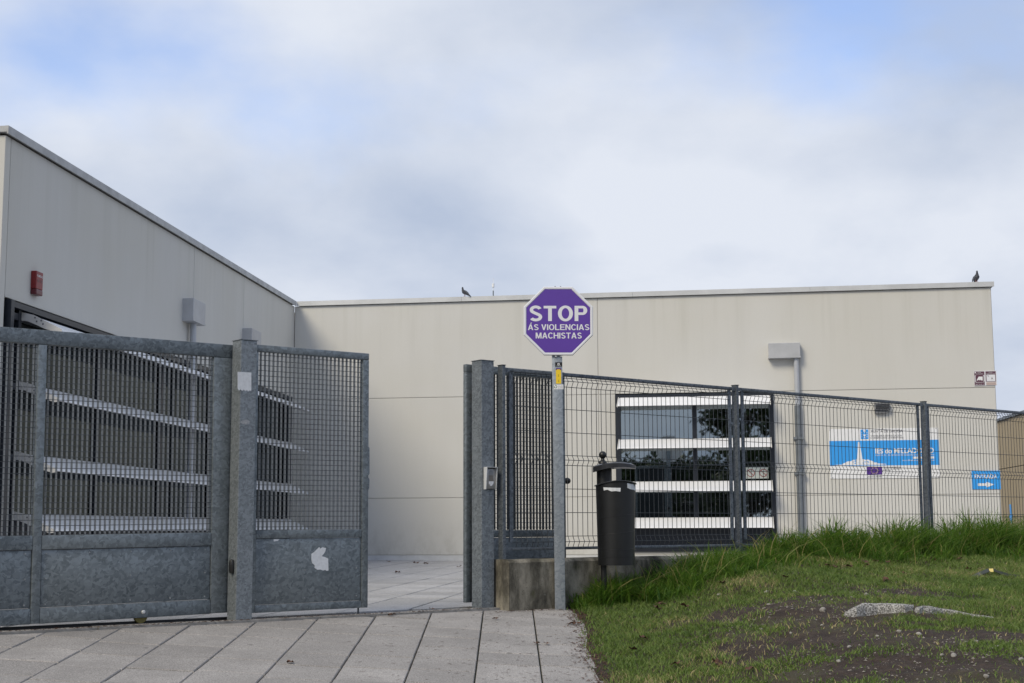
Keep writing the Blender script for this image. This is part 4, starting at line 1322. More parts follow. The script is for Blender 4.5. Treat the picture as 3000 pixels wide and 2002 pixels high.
# short turf, thin where the soil is worn bare
NT = 520000
Yc = RNG.uniform(7.6, 21.0, NT)
Xc = edge_x(Yc) + RNG.uniform(-0.03, 8.0, NT)
gy = -(Xc - _o.x) * UY + (Yc - _o.y) * UX
vis = (Xc / Yc < 0.40) & (gy < -0.14)
d = Xc - edge_x(Yc)
nz = fbm(Xc * 1.3 + 3, Yc * 1.3 + 8, 4)
nz2 = fbm(Xc * 4.5 + 30, Yc * 3.5 + 2, 3)
def trodden(X, Y):
    w = np.zeros_like(X)
    for (px_, py_, sx_, sy_, k_) in ((2300, 1775, 0.9, 0.8, 0.8), (2480, 1790, 0.9, 0.6, 1.0), (2650, 1745, 1.0, 0.6, 0.7), (2420, 1870, 0.7, 0.6, 0.9), (2650, 1870, 0.9, 0.5, 1.0), (2560, 1950, 0.9, 0.5, 1.0), (2850, 1860, 0.8, 0.5, 0.9), (2850, 1960, 0.8, 0.5, 1.1), (2250, 1930, 0.4, 0.4, 0.5), (2150, 1850, 0.5, 0.5, 0.6)):
        q = lawn_hit(px_, py_)
        w = np.maximum(w, k_ * np.exp(-((X - q.x) / sx_) ** 2 - ((Y - q.y) / sy_) ** 2))
    return w
worn = trodden(Xc, Yc)              # trampled ground away from the fence
bare = sstep(0.47, 0.80, worn * 0.62 + 0.55 * nz + 0.45 * nz2 - 0.16)
dens = np.clip(1.0 - 0.10 * worn - 0.86 * bare, 0.0, 1)
dens = dens * np.where(gy > -1.0, 1.0, 0.85)
dens = dens * (1 - 0.9 * sstep(0.16, 0.02, d + 0.12 * (vnoise(Yc * 4, Yc * 0 + 3) - 0.5)))
# litter strip at the pavement edge stays bare
sel = vis & (RNG.random(NT) < dens)
X, Y = Xc[sel], Yc[sel]
n = len(X)
wsel = worn[sel]
H = RNG.uniform(0.025, 0.065, n) * (1 - 0.40 * wsel) * (0.7 + 0.7 * nz[sel])
tint = np.clip(RNG.beta(2, 2.6, n) + 0.9 * (nz[sel] - 0.5) + 0.5 * (nz2[sel] - 0.5) + 0.15 * wsel, 0, 1)
g_ = blades('lawn_grass', X, Y, lawn_z(X, Y) - 0.006, H, RNG.uniform(0.005, 0.010, n), RNG.uniform(0.3, 1.2, n), M['grass'], tint, 2)
tag(g_, 'short patchy green grass of the lawn', 'grass', kind='stuff')

# long grass against the wall and fence
clX, clY, clH, clT = [], [], [], []
NTF = 640
s_all = RNG.uniform(w0 + 0.75, 11.5, NTF)
for s_ in s_all:
    y_ = -0.17 - abs(RNG.normal(0, 0.32 if s_ > w0 + 1.3 else 0.12))
    k_h = 0.20 + 0.18 * float(sstep(w0 + 0.9, w0 + 1.15, s_)) - 0.11 * float(sstep(w0 + 1.9, w0 + 2.6, s_)) + 0.12 * float(sstep(w0 + 3.1, w0 + 4.6, s_)) + 0.13 * float(sstep(w0 + 4.6, w0 + 5.6, s_))
    k_h *= (0.62 + 0.75 * float(vnoise(np.array([s_ * 1.9]), np.array([3.3]))[0])) * max(0.35, 1 + (y_ + 0.17) * 0.85)
    nb = RNG.integers(16, 60)
    c = GF.w(s_, y_, 0)
    clX.append(c.x + RNG.normal(0, 0.055, nb)); clY.append(c.y + RNG.normal(0, 0.055, nb))
    clH.append(0.88 * k_h * RNG.uniform(0.40, 1.25, nb)); clT.append(np.clip(RNG.beta(2, 3, nb) + RNG.normal(0, 0.10), 0, 1))
# a denser stand beside the bin
for _ in range(80):
    _x = RNG.uniform(1740, 2080)
    q = lawn_hit(_x, RNG.uniform(1690, 1790 - 0.22 * (_x - 1740)))
    nb = 32
    clX.append(q.x + RNG.normal(0, 0.05, nb)); clY.append(q.y + RNG.normal(0, 0.05, nb))
    clH.append(RNG.uniform(0.10, 0.36, nb) if _x < 1900 else RNG.uniform(0.07, 0.27, nb)); clT.append(np.clip(RNG.beta(2, 3, nb), 0, 1))
for _ in range(260):
    c = GF.w(RNG.uniform(w0 + 1.0, 11.0), -0.2 - abs(RNG.normal(0, 0.3)), 0)
    clX.append(np.array([c.x])); clY.append(np.array([c.y])); clH.append(RNG.uniform(0.25, 0.48, 1)); clT.append(RNG.uniform(0.80, 1.0, 1))
X, Y, H, tint = map(np.concatenate, (clX, clY, clH, clT))
gy = -(X - _o.x) * UY + (Y - _o.y) * UX
ok = (gy < -0.155) & (X > edge_x(Y) + 0.02)
X, Y, H, tint = X[ok], Y[ok], H[ok], tint[ok]
n = len(X)
tg = blades('tall_grass', X, Y, lawn_z(X, Y) - 0.01, H, np.where(RNG.random(n) < 0.25, RNG.uniform(0.012, 0.020, n), RNG.uniform(0.004, 0.010, n)), RNG.uniform(0.10, 1.5, n), M['tall'], tint, 4, 1.0)
tag(tg, 'tall green grass growing along the wall and fence', 'grass', kind='stuff')

# gravel in the worn soil
NG = 6000
Yc = RNG.uniform(7.8, 15.5, NG); Xc = edge_x(Yc) + RNG.uniform(1.1, 5.5, NG)
gy = -(Xc - _o.x) * UY + (Yc - _o.y) * UX
gn = fbm(Xc * 1.1 + 50, Yc * 1.1 + 9, 3)
sel = (RNG.random(NG) < np.clip((gn - 0.40) * 5, 0, 1)) & (gy < -1.1)
mb = MB()
for x_, y_ in zip(Xc[sel], Yc[sel]):
    r_ = 0.004 + 0.009 * random.random() ** 2
    z_ = float(lawn_z(x_, y_)) + r_ * 0.1
    a = random.uniform(0, 6)
    vs = [(x_ + r_ * random.uniform(0.7, 1.4) * math.cos(a + k * 1.57), y_ + r_ * random.uniform(0.7, 1.4) * math.sin(a + k * 1.57), z_) for k in range(4)] + [(x_ + r_ * random.uniform(-.3, .3), y_ + r_ * random.uniform(-.3, .3), z_ + r_ * random.uniform(0.5, 0.9))]
    mb.add(vs, [(0, 1, 4), (1, 2, 4), (2, 3, 4), (3, 0, 4)])
tag(mb.build('gravel', plain('dull_gravel', (0.20, 0.18, 0.155), 0.9, 0, 0.5, 40)), 'pale gravel scattered over the worn soil', 'gravel', kind='stuff')

# ------------------------------------------------------------------ things on the lawn and paving
def stone_mesh(seed, flat=0.55):
    bm = bmesh.new(); bmesh.ops.create_icosphere(bm, subdivisions=2, radius=1)
    rg = random.Random(seed)
    ax = [Vector((rg.gauss(0, 1), rg.gauss(0, 1), rg.gauss(0, 1))).normalized() for _ in range(5)]
    for v in bm.verts:
        k = 1 + sum(0.10 * math.sin(3 * v.co.dot(a) + i) for i, a in enumerate(ax))
        v.co = Vector((v.co.x * k, v.co.y * k * 0.8, v.co.z * k * flat))
    me = bpy.data.meshes.new('stone'); bm.to_mesh(me); bm.free()
    me.polygons.foreach_set('use_smooth', [True] * len(me.polygons)); me.materials.append(M['stone'])
    return me
ORD = 'leftmost second third fourth fifth sixth seventh eighth ninth tenth eleventh twelfth thirteenth fourteenth fifteenth sixteenth seventeenth eighteenth nineteenth twentieth twenty-first twenty-second twenty-third twenty-fourth twenty-fifth twenty-sixth twenty-seventh twenty-eighth'.split()
def place(i, n):
    if i == 0: return 'leftmost of them'
    if i == n - 1: return 'rightmost of them'
    return ORD[i] + ' from the left'
sms = [stone_mesh(i, 0.5 + 0.1 * i) for i in range(3)]
stones = [(2478, 1797, 9), (2409, 1834, 8), (2317, 1857, 8), (2252, 1773, 8), (2634, 1852, 9), (2694, 1860, 11), (2751, 1723, 8), (2943, 1721, 7), (2245, 1736, 9), (2330, 1735, 8), (2760, 1922, 10), (2795, 1922, 13), (2920, 1896, 11), (2906, 1903, 8), (2992, 1935, 12), (2458, 1940, 11), (2571, 1865, 9), (2410, 1791, 16), (2540, 1744, 10), (2488, 1898, 10), (2890, 1985, 14), (2860, 1880, 8), (2230, 1845, 7), (2105, 1744, 10)]
stones.sort()
for i, (x_, y_, r_) in enumerate(stones):
    p = lawn_hit(x_, y_)
    k = r_ * p.y / F_PX * 0.78
    o = inst('stone', sms[i % 3], None, (p.x, p.y, p.z + k * 0.15), (random.uniform(-.2, .2), random.uniform(-.2, .2), random.uniform(0, 6)), (k, k, k))
    tag(o, 'small pale stone on the worn lawn, ' + place(i, len(stones)), 'stone', 'pale stones on the worn lawn')

# broken concrete kerb pieces sticking out of the soil
def chunk(name, label, pxs, h, th, seed):
    """pxs: list of (x, ytop, ybase) along the piece"""
    rg = random.Random(seed)
    pts = [lawn_hit(x, yb) for x, yt, yb in pxs]
    zs = [at(x, yt, p.y + 0.02).z for (x, yt, yb), p in zip(pxs, pts)]
    vs, fs = [], []
    for p, z in zip(pts, zs):
        hh = max(z - p.z, 0.012)
        hh *= 0.85
        prof = [(-0.03, -0.08), (-0.018, hh * 0.60), (-0.008, hh * 0.93), (0.012, hh), (th - 0.02, hh * 0.99), (th, hh * 0.8), (th, -0.08)]
        vs += [(p.x + rg.uniform(-.006, .006), p.y + a, p.z + b + rg.uniform(-.005, .005)) for a, b in prof]
    m = 7
    for i in range(len(pts) - 1):
        for q in range(m):
            q2 = (q + 1) % m
            fs.append((i * m + q, i * m + q2, (i + 1) * m + q2, (i + 1) * m + q))
    fs.append(tuple(range(m))); fs.append(tuple((len(pts) - 1) * m + q for q in range(m)))
    c = pts[len(pts) // 2]
    me = MB().add([(a - c.x, b - c.y, d_ - c.z) for a, b, d_ in vs], fs)
    o = me.build(name, M['aggregate']); o.location = c
    tag(o, label, 'kerb')
chunk('broken_kerb', 'long broken concrete kerb piece with sloping left end half buried in the lawn', [(2475, 1800, 1806), (2490, 1784, 1807), (2510, 1772, 1806), (2534, 1761, 1803), (2570, 1763, 1799), (2610, 1765, 1796), (2650, 1767, 1793), (2677, 1769, 1791)], 0.1, 0.06, 1)
chunk('broken_kerb', 'short broken concrete kerb piece tapering to the right into the grass', [(2683, 1786, 1794), (2690, 1776, 1795), (2705, 1773, 1795), (2725, 1774, 1796), (2760, 1779, 1797), (2800, 1788, 1799), (2850, 1799, 1806), (2912, 1808, 1813)], 0.08, 0.05, 2)

# discarded strap in the grass
sp_ = thing('discarded_strap', 'dark torn plastic strap lying in the grass at the right', 'strap', loc=lawn_hit(2905, 1688))
def strip_obj(parent, name, pts, w, mat):
    mb = MB()
    for (x_, y_, lift), (x2, y2, l2) in zip(pts[:-1], pts[1:]):
        p, q = lawn_hit(x_, y_), lawn_hit(x2, y2)
        p = p - sp_.location; q = q - sp_.location
        mb.add([(p.x, p.y - w / 2, p.z + lift), (q.x, q.y - w / 2, q.z + l2), (q.x, q.y + w / 2, q.z + l2 + 0.03), (p.x, p.y + w / 2, p.z + lift + 0.03),
                (p.x, p.y - w / 2, p.z + lift - 0.006), (q.x, q.y - w / 2, q.z + l2 - 0.006), (q.x, q.y + w / 2, q.z + l2 + 0.024), (p.x, p.y + w / 2, p.z + lift + 0.024)],
               [(0, 1, 2, 3), (7, 6, 5, 4), (0, 4, 5, 1), (1, 5, 6, 2), (2, 6, 7, 3), (3, 7, 4, 0)])
    return mb.build(name, M[mat], parent)
strip_obj(sp_, 'strip', [(2850, 1695, 0.0), (2875, 1689, 0.02), (2898, 1688, 0.05)], 0.06, 'strap')
strip_obj(sp_, 'strip', [(2912, 1688, 0.05), (2930, 1690, 0.03), (2955, 1692, 0.01), (2988, 1693, 0.0)], 0.03, 'strap')
strip_obj(sp_, 'yellow_tie', [(2899, 1689, 0.052), (2911, 1689, 0.052)], 0.006, 'gold')

# dead leaves
def leaf_mesh(seed):
    rg = random.Random(seed)
    n = 11
    vs = [(0, 0, 0.012)]
    for k in range(n):
        a = 2 * math.pi * k / n
        r_ = (1.0 if k % 2 == 0 else 0.62) * rg.uniform(0.8, 1.1)
        vs.append((r_ * math.cos(a) * 0.06, r_ * math.sin(a) * 0.045, rg.uniform(0.0, 0.035)))
    fs = [(0, k + 1, (k + 1) % n + 1) for k in range(n)]
    me = bpy.data.meshes.new('leaf'); me.from_pydata(vs, [], fs)
    me.materials.append(M['leaf'])
    return me
lms = [leaf_mesh(i) for i in range(4)]
lawn_leaves = [(2425, 1665), (2445, 1668), (2485, 1668), (2534, 1655), (2565, 1652), (2602, 1655), (2628, 1652), (2594, 1706), (2650, 1688), (2845, 1622), (2934, 1637), (2838, 1674), (1932, 1776), (2004, 1784), (1940, 1780), (2072, 1712), (2115, 1716), (1980, 1956), (2096, 1953), (1853, 1913), (2195, 1972), (2105, 1956), (1926, 1792), (2540, 1664), (2735, 1645), (2812, 1645), (1885, 1880), (2300, 1700)]
lawn_leaves.sort()
for i, (x_, y_) in enumerate(lawn_leaves):
    p = lawn_hit(x_, y_)
    k = random.uniform(0.6, 1.0)
    o = inst('fallen_leaf', lms[i % 4], None, (p.x, p.y, p.z + 0.022), (random.uniform(-.5, .3), random.uniform(-.4, .4), random.uniform(0, 6)), (k, k, k))
    tag(o, 'curled brown dead leaf lying in the grass, ' + place(i, len(lawn_leaves)), 'leaf', 'dead leaves in the grass')
pave_leaves = [(1144, 1800), (1150, 1803), (1265, 1783), (1452, 1816), (1579, 1773), (850, 1945), (1675, 1832), (1690, 1830), (1572, 1889), (1601, 1890)]
pave_leaves.sort()
for i, (x_, y_) in enumerate(pave_leaves):
    p = ground_hit(x_, y_)
    if gate_y(p.x, p.y) > -0.02:
        p = ground_hit(x_, y_ + 6)
    k = random.uniform(0.5, 0.9)
    o = inst('fallen_leaf', lms[(i + 1) % 4], None, (p.x, p.y, p.z + 0.006), (0, 0, random.uniform(0, 6)), (k, k, k))
    tag(o, 'brown dead leaf on the street paving, ' + place(i, len(pave_leaves)), 'leaf', 'dead leaves on the paving')
court_leaves = [(1138, 1649), (1219, 1652), (1248, 1654), (1344, 1664), (1165, 1680)]
court_leaves.sort()
for i, (x_, y_) in enumerate(court_leaves):
    p = ground_hit(x_, y_, plane_in)
    o = inst('fallen_leaf', lms[i % 4], None, (p.x, p.y, p.z + 0.006), (0, 0, random.uniform(0, 6)), (1.0, 1.0, 1.0))
    tag(o, 'brown dead leaf on the courtyard paving, ' + place(i, len(court_leaves)), 'leaf', 'dead leaves in the courtyard')

# brown leaf litter along the ragged pavement edge
NL = 2600
Yc = RNG.uniform(8.5, 13.7, NL)
Xc = edge_x(Yc) + RNG.normal(0.02, 0.07, NL)
mb = MB()
for x_, y_ in zip(Xc, Yc):
    if gate_y(x_, y_) > -0.17 or random.random() > 0.25 + 0.9 * float(vnoise(np.array([y_ * 2.2]), np.array([1.5]))[0]) ** 2: continue
    z_ = max(plane_out(x_, y_), float(lawn_z(x_, y_))) + 0.003
    a = random.uniform(0, 3.14); l_ = random.uniform(0.012, 0.05); w_ = random.uniform(0.003, 0.009)
    ca, sa = math.cos(a), math.sin(a)
    mb.add([(x_ - ca * l_ / 2, y_ - sa * l_ / 2, z_), (x_ + sa * w_, y_ - ca * w_, z_ + 0.004), (x_ + ca * l_ / 2, y_ + sa * l_ / 2, z_ + random.uniform(0, 0.01)), (x_ - sa * w_, y_ + ca * w_, z_ + 0.004)], [(0, 1, 2, 3)])
for _ in range(420):        # twigs and needles blown over the slabs
    q = ground_hit(random.triangular(900, 1700, 1640), random.uniform(1790, 2000))
    if gate_y(q.x, q.y) > -0.05: continue
    a = random.gauss(0.2, 0.6); l_ = random.uniform(0.01, 0.06); w_ = 0.002
    ca, sa = math.cos(a), math.sin(a)
    mb.add([(q.x - ca * l_ / 2, q.y - sa * l_ / 2, q.z + 0.003), (q.x + sa * w_, q.y - ca * w_, q.z + 0.005), (q.x + ca * l_ / 2, q.y + sa * l_ / 2, q.z + 0.003), (q.x - sa * w_, q.y + ca * w_, q.z + 0.005)], [(0, 1, 2, 3)])
for _ in range(1100):        # dirt blown along the kerb
    s_ = random.uniform(-3.2, RP + 0.9); yy = random.gauss(-0.05, 0.03) if s_ < RP else random.uniform(-0.24, -0.165)
    q = GF.w(s_, yy, 0); z_ = plane_out(q.x, q.y) + 0.004
    if s_ < RP: z_ = max(z_, GF.w(s_, yy, -0.008).z)
    a = random.uniform(0, 3.14); l_ = random.uniform(0.008, 0.035); w_ = random.uniform(0.002, 0.006)
    ca, sa = math.cos(a), math.sin(a)
    mb.add([(q.x - ca * l_ / 2, q.y - sa * l_ / 2, z_), (q.x + sa * w_, q.y - ca * w_, z_ + 0.003), (q.x + ca * l_ / 2, q.y + sa * l_ / 2, z_), (q.x - sa * w_, q.y + ca * w_, z_ + 0.003)], [(0, 1, 2, 3)])
tag(mb.build('leaf_litter', M['leaf']), 'fine brown leaf litter along the pavement edge and kerb', 'litter', kind='stuff')

# ------------------------------------------------------------------ stop sign
SY = 13.79
sbp = ground_hit(1641, 1778)
for _k in range(40):                 # the post stands clear of the low wall
    if gate_y(sbp.x, sbp.y) < WY0 - 0.06: break
    sbp = Vector((sbp.x * 0.998, sbp.y * 0.998, 0))
sbp.z = plane_out(sbp.x, sbp.y)
SY = sbp.y
ss = thing('stop_sign', 'purple octagonal STOP sign on a galvanised post before the low wall', 'sign', matrix=Matrix.Translation(sbp) @ Matrix.Rotation(R(-0.25), 4, 'Y'))
L = Loc(ss.matrix_world)
ptop = L(1632, 860)[1]
post_w = 0.098
MB().box(-post_w / 2, post_w / 2, -0.025, 0.025, -0.15, ptop, 0.004).build('post', M['galv_sign'], ss, True)
c_s, c_z = L(1500 + 530 / 3.92, 800 + 560 / 3.92)
OR = 0.5 * 800 / 3.92 * SY / F_PX
def octa(r_, rot=0.0):
    c = r_ / math.cos(math.pi / 8)
    return [(c * math.cos(math.pi / 8 + k * math.pi / 4 + rot), c * math.sin(math.pi / 8 + k * math.pi / 4 + rot)) for k in range(8)]
plate = MB()
plate.prism(octa(OR), 'y', -0.050, -0.030)
pt = plate.build('plate', M['rim'], ss)
pt.location = (c_s, 0, c_z); pt.rotation_euler = (0, R(0.5), 0)
rm = MB()
o1, o2 = octa(OR), octa(OR - 0.026)
vs = [(a, -0.050, b) for a, b in o1] + [(a, -0.056, b) for a, b in octa(OR - 0.006)] + [(a, -0.056, b) for a, b in octa(OR - 0.020)] + [(a, -0.0505, b) for a, b in o2]
fs = [(r_ * 8 + k, r_ * 8 + (k + 1) % 8, (r_ + 1) * 8 + (k + 1) % 8, (r_ + 1) * 8 + k) for r_ in range(3) for k in range(8)]
rm.add(vs, fs).build('rim', M['rim'], pt)
MB().prism(octa(OR - 0.0262), 'y', -0.0522, -0.0503).build('face', M['purple'], pt)
def sgn(x, y): return ((x - 530) / 3.92 * SY / F_PX, (560 - y) / 3.92 * SY / F_PX)
SWT = 0.19
def rect_(x0, y0, x1, y1): return [(x0, y0), (x1, y0), (x1, y1), (x0, y1)]
def arc_band(cx, cy, rx, ry, w, a0, a1, n=22):
    A = [R(a0 + (a1 - a0) * i / n) for i in range(n + 1)]
    return [[(cx + rx * math.cos(p), cy + ry * math.sin(p)), (cx + rx * math.cos(q), cy + ry * math.sin(q)),
             (cx + (rx - w) * math.cos(q), cy + (ry - w * 0.86) * math.sin(q)), (cx + (rx - w) * math.cos(p), cy + (ry - w * 0.86) * math.sin(p))] for p, q in zip(A[:-1], A[1:])]
def ribbon(pts, w):
    out = []
    L_, R_ = [], []
    for i, p in enumerate(pts):
        a, b = pts[max(i - 1, 0)], pts[min(i + 1, len(pts) - 1)]
        l_ = math.hypot(b[0] - a[0], b[1] - a[1]); nx, ny = -(b[1] - a[1]) / l_, (b[0] - a[0]) / l_
        L_.append((p[0] + nx * w / 2, p[1] + ny * w / 2)); R_.append((p[0] - nx * w / 2, p[1] - ny * w / 2))
    return [[L_[i], L_[i + 1], R_[i + 1], R_[i]] for i in range(len(pts) - 1)]
def glyph(c):
    """bold sans capital, cap height 1: list of layers (each a list of quads that do not overlap) and advance"""
    w = SWT
    if c == 'I': return [[rect_(0, 0, w, 1)]], w
    if c == 'L': return [[rect_(0, 0, w, 1), rect_(w, 0, 0.62, w * 0.88)]], 0.62
    if c == 'E': return [[rect_(0, 0, w, 1), rect_(w, 0, 0.66, w * 0.88), rect_(w, 1 - w * 0.88, 0.65, 1), rect_(w, 0.44, 0.61, 0.44 + w * 0.85)]], 0.66
    if c == 'T': return [[rect_(0.33 - w / 2, 0, 0.33 + w / 2, 1 - w * 0.88), rect_(0, 1 - w * 0.88, 0.66, 1)]], 0.66
    if c == 'H': return [[rect_(0, 0, w, 1), rect_(0.72 - w, 0, 0.72, 1), rect_(w, 0.44, 0.72 - w, 0.44 + w * 0.9)]], 0.72
    if c == 'N': return [[rect_(0, 0, w, 1), rect_(0.72 - w, 0, 0.72, 1)], [[(0.0, 1), (w * 1.05, 1), (0.72, 0), (0.72 - w * 1.05, 0)]]], 0.72
    if c == 'M': return [[rect_(0, 0, w * 0.95, 1), rect_(0.85 - w * 0.95, 0, 0.85, 1)], [[(0.0, 1), (w * 1.3, 1), (0.425 + w * 0.45, 0), (0.425 - w * 0.45, 0)]], [[(0.85 - w * 1.3, 1), (0.85, 1), (0.425 + w * 0.45, 0), (0.425 - w * 0.45, 0)]]], 0.85
    if c in 'AÁ':
        ly = [[[(0, 0), (w * 1.08, 0), (0.38 + w * 0.42, 1), (0.38 - w * 0.55, 1)]], [[(0.76 - w * 1.08, 0), (0.76, 0), (0.38 + w * 0.55, 1), (0.38 - w * 0.42, 1)]], [rect_(0.16, 0.22, 0.60, 0.22 + w * 0.85)]]
        if c == 'Á': ly.append([[(0.34, 1.08), (0.45, 1.08), (0.60, 1.28), (0.40, 1.28)]])
        return ly, 0.76
    if c == 'V': return [[[(0, 1), (w * 1.1, 1), (0.36 + w * 0.45, 0), (0.36 - w * 0.55, 0)]], [[(0.72 - w * 1.1, 1), (0.72, 1), (0.36 + w * 0.55, 0), (0.36 - w * 0.45, 0)]]], 0.72
    if c == 'O': return [arc_band(0.39, 0.5, 0.39, 0.52, w, 0, 360, 40)], 0.78
    if c == 'C': return [arc_band(0.38, 0.5, 0.38, 0.52, w, 38, 322, 34)], 0.72
    if c == 'P':
        b_ = arc_band(0.42, 0.70, 0.24, 0.30, w, -90, 90, 18)
        return [[rect_(0, 0, w, 1), rect_(w, 1 - w * 0.86, 0.42, 1), rect_(w, 0.40, 0.42, 0.40 + w * 0.86)] + b_], 0.66
    if c == 'S':
        k = w * 0.93
        up = [(0.335 + 0.225 * math.cos(R(a)), 0.735 + 0.195 * math.sin(R(a))) for a in range(18, 246, 12)]
        lo = [(0.335 + 0.245 * math.cos(R(a)), 0.265 + 0.195 * math.sin(R(a))) for a in range(62, -166, -12)]
        return [ribbon(up + lo, k)], 0.66
    return [], 0.30
def sword(x0, x1, yb, yt, txt, weight):
    global SWT
    SWT = weight
    a, b = sgn(x0, yb), sgn(x1, yt)
    tot = 0; items = []
    for ch in txt:
        ly, adv = glyph(ch)
        items.append((ly, tot)); tot += adv + (0.085 if ch != ' ' else 0.0)
    tot -= 0.085
    kx, kz = (b[0] - a[0]) / tot, b[1] - a[1]
    mb = MB()
    for ly, off in items:
        for q, layer in enumerate(ly):
            y_ = -0.0532 - 0.0003 * q
            for quad in layer:
                mb.add([(a[0] + (off + p[0]) * kx, y_, a[1] + p[1] * kz) for p in quad], [(0, 1, 2, 3)])
    me = bpy.data.meshes.new('lettering'); me.from_pydata(mb.v, [], mb.f); me.materials.append(M['rim'])
    link(bpy.data.objects.new('lettering', me), pt)
sword(195, 865, 562, 384, 'STOP', 0.195)
sword(178, 888, 667, 600, 'ÁS VIOLENCIAS', 0.175)
sword(268, 800, 765, 697, 'MACHISTAS', 0.175)
for bx in (495, 558):
    a = sgn(bx, 160)
    MB().box(a[0] - 0.006, a[0] + 0.006, -0.04, -0.02, a[1], a[1] + 0.008).build('clamp_bolt', M['ink'], pt)
    a = sgn(bx + 5, 962)
    MB().box(a[0] - 0.008, a[0] + 0.008, -0.045, -0.026, a[1] - 0.012, a[1]).build('clamp_bolt', M['hood'], pt)
# stickers on the sign post
def post_sticker(name, label, x0, y0, x1, y1, mat, yy=-0.0265):
    a, b = L(x0, y1, yy), L(x1, y0, yy)
    t = thing(name, label, 'sticker', matrix=ss.matrix_world @ Matrix.Translation((a[0], yy, a[1])))
    w, h = b[0] - a[0], b[1] - a[1]
    MB().box(0, w, 0, 0.001, 0, h).build('label_film', M[mat], t)
    return t, w, h
k_, w, h = post_sticker('black_sticker', 'black sticker with a white ring high on the sign post', 1626.5, 1061.7, 1647, 1074.7, 'black')
mb = MB(); mb.tube([(w * 0.5 + h * 0.20 * math.cos(a), -0.0005, h * 0.55 + h * 0.20 * math.sin(a)) for a in np.linspace(0, 2 * math.pi, 13)], 0.0035, 4, False); mb.build('ring', M['white'], k_)
MB().box(w * 0.2, w * 0.82, -0.0012, -0.0002, h * 0.15, h * 0.21).build('text_line', M['white'], k_)
k_, w, h = post_sticker('yellow_sticker', 'tall yellow sticker below the black one on the sign post', 1629, 1080, 1643.5, 1124.5, 'yellow')
MB().box(0.0, w, -0.0012, -0.0002, h * 0.955, h * 1.02).build('top_edge', M['euro'], k_)
MB().box(0.0, w * 0.18, -0.0014, -0.0002, h * 0.91, h * 0.955).build('corner_mark', plain('dark_red_ink', (0.12, 0.012, 0.012)), k_)
MB().box(w * 0.78, w, -0.0014, -0.0002, h * 0.91, h * 0.955).build('corner_mark', plain('dark_red_ink', (0.12, 0.012, 0.012)), k_)
for z_ in (0.10, 0.46):
    MB().box(w * 0.40, w * 0.58, -0.0012, -0.0002, h * z_, h * (z_ + 0.16)).build('text_line', plain('ochre_ink', (0.50, 0.36, 0.02)), k_)
k_, w, h = post_sticker('council_sticker', 'white sticker with green spiral logo and council name on the sign post', 1623, 1127, 1650.5, 1141, 'white')
mb = MB(); mb.tube([(w * 0.14 + (0.006 + 0.0022 * a) * math.cos(a + 2), -0.0005, h * 0.5 + (0.004 + 0.0022 * a) * math.sin(a + 2)) for a in np.linspace(0, 6.0, 16)], 0.0026, 4); mb.build('spiral_logo', M['green_ink'], k_)
letters(k_, 'Concello', w * 0.42, h * 0.58, -0.0008, h * 0.22, w * 0.52, M['ink'])
letters(k_, 'de AMES', w * 0.42, h * 0.18, -0.0008, h * 0.22, w * 0.52, M['ink'])

# ------------------------------------------------------------------ litter bin
BY = 13.9
b0 = at(1806, 1656, BY)
bg_z = float(lawn_z(b0.x - 0.10, b0.y + 0.05))
lb = thing('litter_bin', 'round black litter bin with hooded lid and ball finial beside the sign', 'bin', (b0.x, b0.y, b0.z))
S_ = BY / F_PX
def bz(y): return (1656 - y) * S_
rb, rt = 0.5 * 106 * S_, 0.5 * 115 * S_
ztop = bz(1424)
nseg = 48
vs, fs = [], []
rows = 14
def arch_z(x, r_): return 0.030 * (1 - ((x / r_) - 0.15) ** 2)
for j in range(rows + 1):
    t = j / rows
    r_ = rb + (rt - rb) * t
    for k in range(nseg):
        a = 2 * math.pi * k / nseg
        vs.append((r_ * math.cos(a), r_ * math.sin(a), t * (ztop + arch_z(r_ * math.cos(a), rt) * 1.0)))
for j in range(rows):
    for k in range(nseg):
        k2 = (k + 1) % nseg
        fs.append((j * nseg + k, j * nseg + k2, (j + 1) * nseg + k2, (j + 1) * nseg + k))
fs.append(tuple(range(nseg - 1, -1, -1)))
MB().add(vs, fs).build('body', M['bin'], lb, True)
# rim flange
pts = []
for k in range(nseg + 1):
    a = 2 * math.pi * k / nseg
    r_ = rt + 0.008
    pts.append((r_ * math.cos(a), r_ * math.sin(a), ztop + arch_z(r_ * math.cos(a), rt)))
MB().tube(pts, 0.007, 6, False).build('rim', M['lid'], lb, True)
# faint ribs round the drum
for q, zf_ in enumerate((0.22, 0.41, 0.60, 0.08)):
    r_ = rb + (rt - rb) * zf_ + 0.0005
    pts = [(r_ * math.cos(a), r_ * math.sin(a), ztop * zf_ + 0.02 * math.sin(a + q)) for a in np.linspace(0, 2 * math.pi, 41)]
    MB().tube(pts, 0.0018, 4, False).build('rib', M['bin'], lb, True)
# back support and pole
MB().lathe([(0.073, bz(1424) - 0.1), (0.073, bz(1378))], 24, (-0.105, 0.03)).build('neck', M['bin'], lb, True)
MB().tube([(-0.12, 0.03, bg_z - b0.z - 0.3), (-0.12, 0.03, 0.01)], 0.028, 14).build('pole', M['bin'], lb, True)
